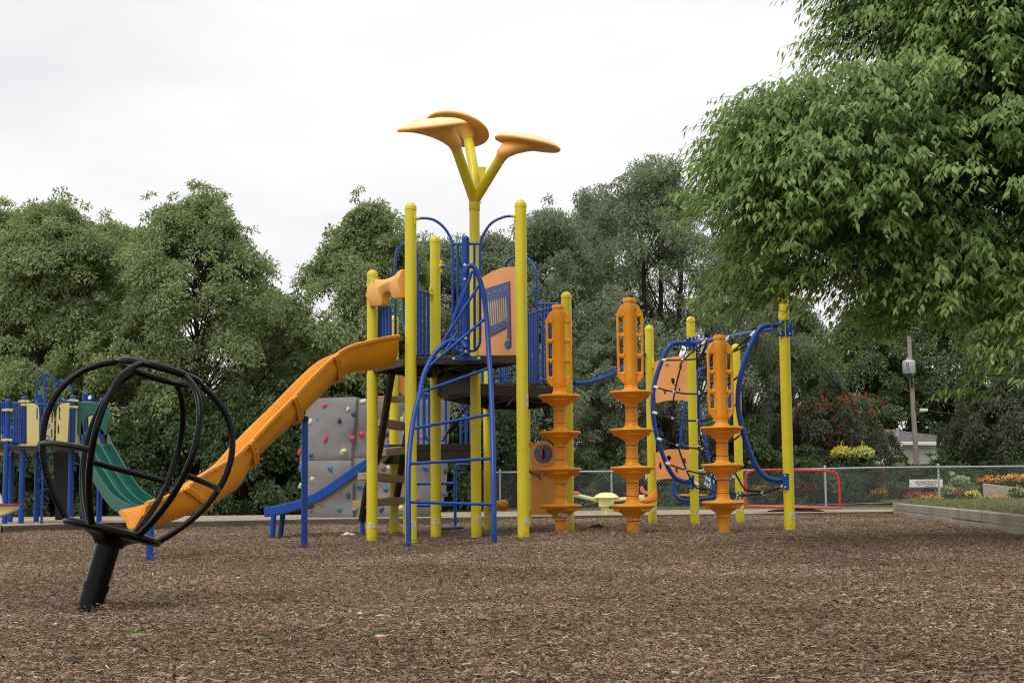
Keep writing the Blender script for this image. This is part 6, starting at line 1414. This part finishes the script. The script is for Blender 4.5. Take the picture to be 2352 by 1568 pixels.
# planter
Yq = 46; pl = thing('garden_planter', 'tan concrete garden planter filled with orange and yellow flowers at the right edge', 'planter', (W(2310, 1130, Yq).x, Yq, 0))
A_, B_ = W(*zr(1882, 1030), Yq), W(*zr(1886, 1190), Yq); x1 = W(2420, 1130, Yq).x; pv = MB(); pv.plate([(A_.x, Yq, A_.z), (x1, Yq + .4, A_.z - .28), (x1, Yq + 1.8, A_.z - .25), (A_.x + .5, Yq + 1.6, A_.z)], (0, 0, -(A_.z + .05))); pv.build('bowl', M['concrete'], pl, bevel=.02)
V, Fq = petals(700, (A_.x + 1.2, Yq + .7, A_.z + .12), (1.25, .6, .15), .085); np_mesh('flowers', V, Fq, M['fl_orange'], pl); V, Fq = petals(420, (A_.x + 1.75, Yq + .7, A_.z + .17), (.9, .6, .12), .08); np_mesh('flowers', V, Fq, M['fl_yellow'], pl); V, Fq = petals(1100, (A_.x + 1.3, Yq + .8, A_.z + .02), (1.2, .7, .16), .12); np_mesh('leaves', V, Fq, M['leaf_vine'], pl)
# flower clumps
def clump(nm, label, px, py, Y, rad, mats, n, size, cat='flowers', leafn=500, stem=True):
    q = W(px, py, Y); r = thing(nm, label, cat, (q.x, Y, 0)); V, Fq = petals(leafn, (q.x, Y, q.z - rad[2] * .5), (rad[0], rad[1], rad[2] * 1.2), .09); np_mesh('leaves', V, Fq, M['leaf_vine'], r)
    for m_, k in zip(mats, n): V, Fq = petals(k, (q.x, Y - .08, q.z + rad[2] * .22), (rad[0] * .98, rad[1], rad[2] * .9), size); np_mesh('flowers', V, Fq, M[m_], r)
    if stem:
        s_ = MB()
        for i in range(9): a = random.uniform(-.8, .8); s_.tube([(q.x + a * rad[0], Y, -.06), (q.x + a * rad[0], Y, q.z)], .012, 4)
        s_.build('stems', M['leaf_vine'], r)
fx_ = lambda x, y: ((2000 + x / 4.704) * K, (960 + y / 4.704) * K)
def FC(nm, label, x, y, Y, rad, mats, n, size=.06, **k): clump(nm, label, *fx_(x, y), Y, rad, mats, n, size, **k)
FC('marigold_bed', 'low mound of orange and yellow marigolds in front of the white sign', 1240, 1228, 45.0, (.55, .3, .16), ['fl_orange', 'fl_yellow'], [220, 90])
FC('marigold_bed', 'low mound of yellow and orange marigolds before the planter', 2000, 1228, 45.0, (.72, .3, .15), ['fl_yellow', 'fl_orange'], [200, 170])
FC('flower_clump', 'red and dark flower clump right under the white sign', 1170, 1172, 46.0, (.62, .3, .12), ['fl_red'], [260])
FC('flower_clump', 'orange flower clump left of the white sign, at the bed edge', 690, 1150, 46.4, (.36, .3, .13), ['fl_orange', 'fl_red'], [120, 40])
FC('flower_clump', 'feathery yellow flower clump beside the grey fence post', 1440, 1140, 46.2, (.38, .3, .2), ['fl_lime'], [170], .05)
FC('flower_clump', 'red flower clump between the two yellow clumps near the planter', 1620, 1175, 46.0, (.26, .25, .13), ['fl_red'], [120])
FC('flower_clump', 'bright yellow flower clump left of the planter', 1755, 1165, 45.8, (.28, .25, .12), ['fl_yellow'], [190], .065)
FC('flower_clump', 'yellow green foliage clump in front of the planter, at the right', 2265, 1140, 45.5, (.28, .25, .2), ['fl_lime'], [120], .05)
for px, py, w_, lb in [(1900 - 60, 1120, .9, 'row of red flowers behind the fence, seen past the merry-go-round rail'), (1610, 1130, .7, 'red flowers behind the fence, beside the blue rocker'), (1390, 1125, .35, 'small orange flower clump behind the fence, left of the seesaw hub'), (1745, 1128, .5, 'red flower clump behind the fence, under the rope net')]:
    clump('flower_clump', lb, px, py, 45.5, (w_, .3, .16), ['fl_red', 'fl_orange'], [int(150 * w_), int(70 * w_)], .06)
# pale flower balls
q0 = W(*fx_(1620, 990), 47); hyd = thing('hydrangea', 'cluster of round pale green flower heads left of the planter', 'flowers', (q0.x, 47, 0)); hs = MB()
for x, y in [(1523, 922), (1548, 985), (1595, 965), (1648, 962), (1705, 980), (1580, 995), (1632, 1005), (1660, 1000), (1660, 1040), (1540, 1000), (1610, 1022)]:
    q = W(*fx_(x, y), 47 + random.uniform(-.2, .2)); V, Fq = petals(170, q, (.088, .088, .075), .03, .2); np_mesh('flower_head', V, Fq, M['fl_white'], hyd); hs.tube([q, Vector((q0.x + (q.x - q0.x) * .3, 47, -.05))], .01, 4)
hs.build('stems', M['leaf_vine'], hyd); V, Fq = petals(900, (q0.x, 47.1, q0.z - .35), (.6, .4, .35), .11); np_mesh('leaves', V, Fq, M['leaf_ash'], hyd)
# ornamental grasses
def grass_clump(label, px, py, Y, n, ln, mat, spread=.5, nm='ornamental_grass'):
    q = W(px, py, Y); zt = q.z; r = thing(nm, label, 'ornamental grass', (q.x, Y, 0)); V = []; Fq = []
    a = g.uniform(0, 6.283, n); lean = g.uniform(.05, 1.0, n) * spread; h_ = (zt + .05) * g.uniform(.6, 1.05, n)
    for i in range(n):
        d = np.array([math.cos(a[i]), math.sin(a[i]), 0]); s = np.array([-d[1], d[0], 0]) * .010 * g.uniform(.6, 1.4); b = np.array([q.x, Y, -.05]) + d * .12 * g.random(); o = len(V)
        pts = [b, b + d * lean[i] * .35 + (0, 0, h_[i] * .55), b + d * lean[i] * .85 + (0, 0, h_[i] * .95), b + d * lean[i] * 1.35 + (0, 0, h_[i] * (1.02 - .35 * lean[i]))]
        for k, p in enumerate(pts): w_ = [1, 1, .8, .15][k]; V += [p - s * w_, p + s * w_]
        Fq += [(o + 2 * k, o + 2 * k + 1, o + 2 * k + 3, o + 2 * k + 2) for k in range(3)]
    np_mesh('blades', V, Fq, M[mat], r)
for px, py, n, mt, sp, lb in [(1205, 1108, 260, 'blade', .5, 'grey green grass tuft behind the fence, under the right tower post'), (1345, 1100, 320, 'blade', .6, 'grey green grass tuft behind the fence, between first pod column and seesaw hub'), (1430, 1105, 300, 'blade', .6, 'grey green grass tuft behind the fence and middle pod column'), (1560, 1095, 260, 'blade', .5, 'grey green grass tuft behind the fence, below the peach panels'),
    (1765, 1092, 320, 'blade', .6, 'tall green grass tuft behind the fence, left of the rightmost yellow post'), (1858, 1095, 320, 'blade', .6, 'tall green grass tuft inside the arch of the red rail'), (1950, 1085, 420, 'blade', .6, 'tallest feathery grass tuft behind the fence, under the lime hanging basket'), (2050, 1105, 320, 'blade', .5, 'green grass tuft just left of the purple grass'),
    (2068, 1112, 420, 'plume', .55, 'purple brown fountain grass left of the white sign'), (2250, 1128, 380, 'plume', .5, 'purple brown fountain grass right of the grey fence post'), (2312, 1138, 380, 'plume', .5, 'purple brown fountain grass in front of the planter'), (2335, 1055, 260, 'blade', .5, 'arching green grass rising behind the planter')]:
    grass_clump(lb, px, py, (47.4 if px == 2068 else 46.6) if py > 1060 else 48, n, 1, mt, sp)
tag(tobj[0], None, None)

POSTS += [(base.x, base.y, .06), (W(698.5, 1258, 14.45).x, 14.45, .033), (W(343.5, 1284, 12.4).x, 12.4, .033), (left[0].x, left[0].y, .0275), (right[0].x, right[0].y, .0275)]
chips()
# ================================================================== bits lying on the chips
def rag(nm, label, cat, px, py, Y, L_, Wd, Hh, mat, seed, rot=0):
    q = W(px, py, Y); z0 = gz(q.x, Y) + .005; rr = random.Random(seed); mb = MB(); n, m_ = 14, 8; V = []
    for j in range(m_ + 1):
        for i in range(n + 1):
            u, v = i / n - .5, j / m_ - .5; e_ = max(0, 1 - (2 * abs(u)) ** 2.4) * max(0, 1 - (2 * abs(v)) ** 2.4)
            x = u * L_ * (1 + .12 * math.sin(v * 9 + seed)); y = v * Wd * (1 + .25 * math.sin(u * 7 + seed)); z = Hh * e_ * (.6 + .4 * math.sin(u * 11 + v * 8 + seed)) + rr.uniform(0, .004)
            V.append((q.x + x * math.cos(rot) - y * math.sin(rot), Y + x * math.sin(rot) + y * math.cos(rot), z0 + z))
    mb.add(V, [(j * (n + 1) + i, j * (n + 1) + i + 1, (j + 1) * (n + 1) + i + 1, (j + 1) * (n + 1) + i) for j in range(m_) for i in range(n)]); o = mb.build(nm, M[mat], None, ang=60)
    o.data.transform(Matrix.Translation(Vector((-q.x, -Y, -z0)))); o.location = (q.x, Y, z0); s_ = o.modifiers.new('solid', 'SOLIDIFY'); s_.thickness = .004; return tag(o, label, cat)
rag('paper_scrap', 'crumpled white paper lying on the chips left of the tower ladder', 'litter', 799, 1222, 18.0, .17, .12, .035, 'paper', 3)
rag('dark_cloth', 'dark crumpled cloth on the chips between the first two pod columns', 'cloth', 1371, 1206, 18.5, .19, .12, .045, 'cloth', 6)
rag('plastic_scrap', 'tiny white scrap on the chips right of the spinner post', 'litter', 828, 1406 + 2, 6.4, .022, .016, .008, 'paper', 2)
rag('plastic_scrap', 'tiny white scrap on the chips far right of the pod columns', 'litter', 1784, 1254, 13.5, .035, .025, .015, 'paper', 5)
rag('plastic_scrap', 'tiny white scrap at the left, beside the foot of the spinner post', 'litter', 128, 1436, 6.0, .018, .014, .006, 'paper', 7)
def fallen(label, px, py, col, L_, rot):
    q = WG(px, py, .02); V, Fq = leaves_np(np.array([[0, 0, 0.0]]), np.array([[math.cos(rot), math.sin(rot), .12]]), np.array([[0.1, -.2, 1.0]]), np.array([L_]), np.array([L_ * .4]), .15, .1)
    o = np_mesh('fallen_leaf', V, Fq, M[col]); o.location = q + Vector((0, 0, .012)); tag(o, label, 'leaf', 'fallen leaves on the wood chips')
fallen('pale green fallen leaf nearest the middle of the picture, above another one', 862, 1419, 'fl_white', .05, .1); fallen('pale green fallen leaf with an orange one just below it', 858, 1468, 'fl_white', .055, .05); fallen('orange fallen leaf just below a pale green one', 866, 1478, 'rust', .04, .3)
fallen('green fallen leaf straight below the black spinner post', 292, 1466, 'leaf_elm', .09, .2); fallen('green fallen leaf at the lower right', 2222, 1492, 'leaf_elm', .06, 1.4); fallen('dark green fallen leaf low at the left, right of the one under the spinner', 575, 1470, 'leaf_elm', .06, -.2)
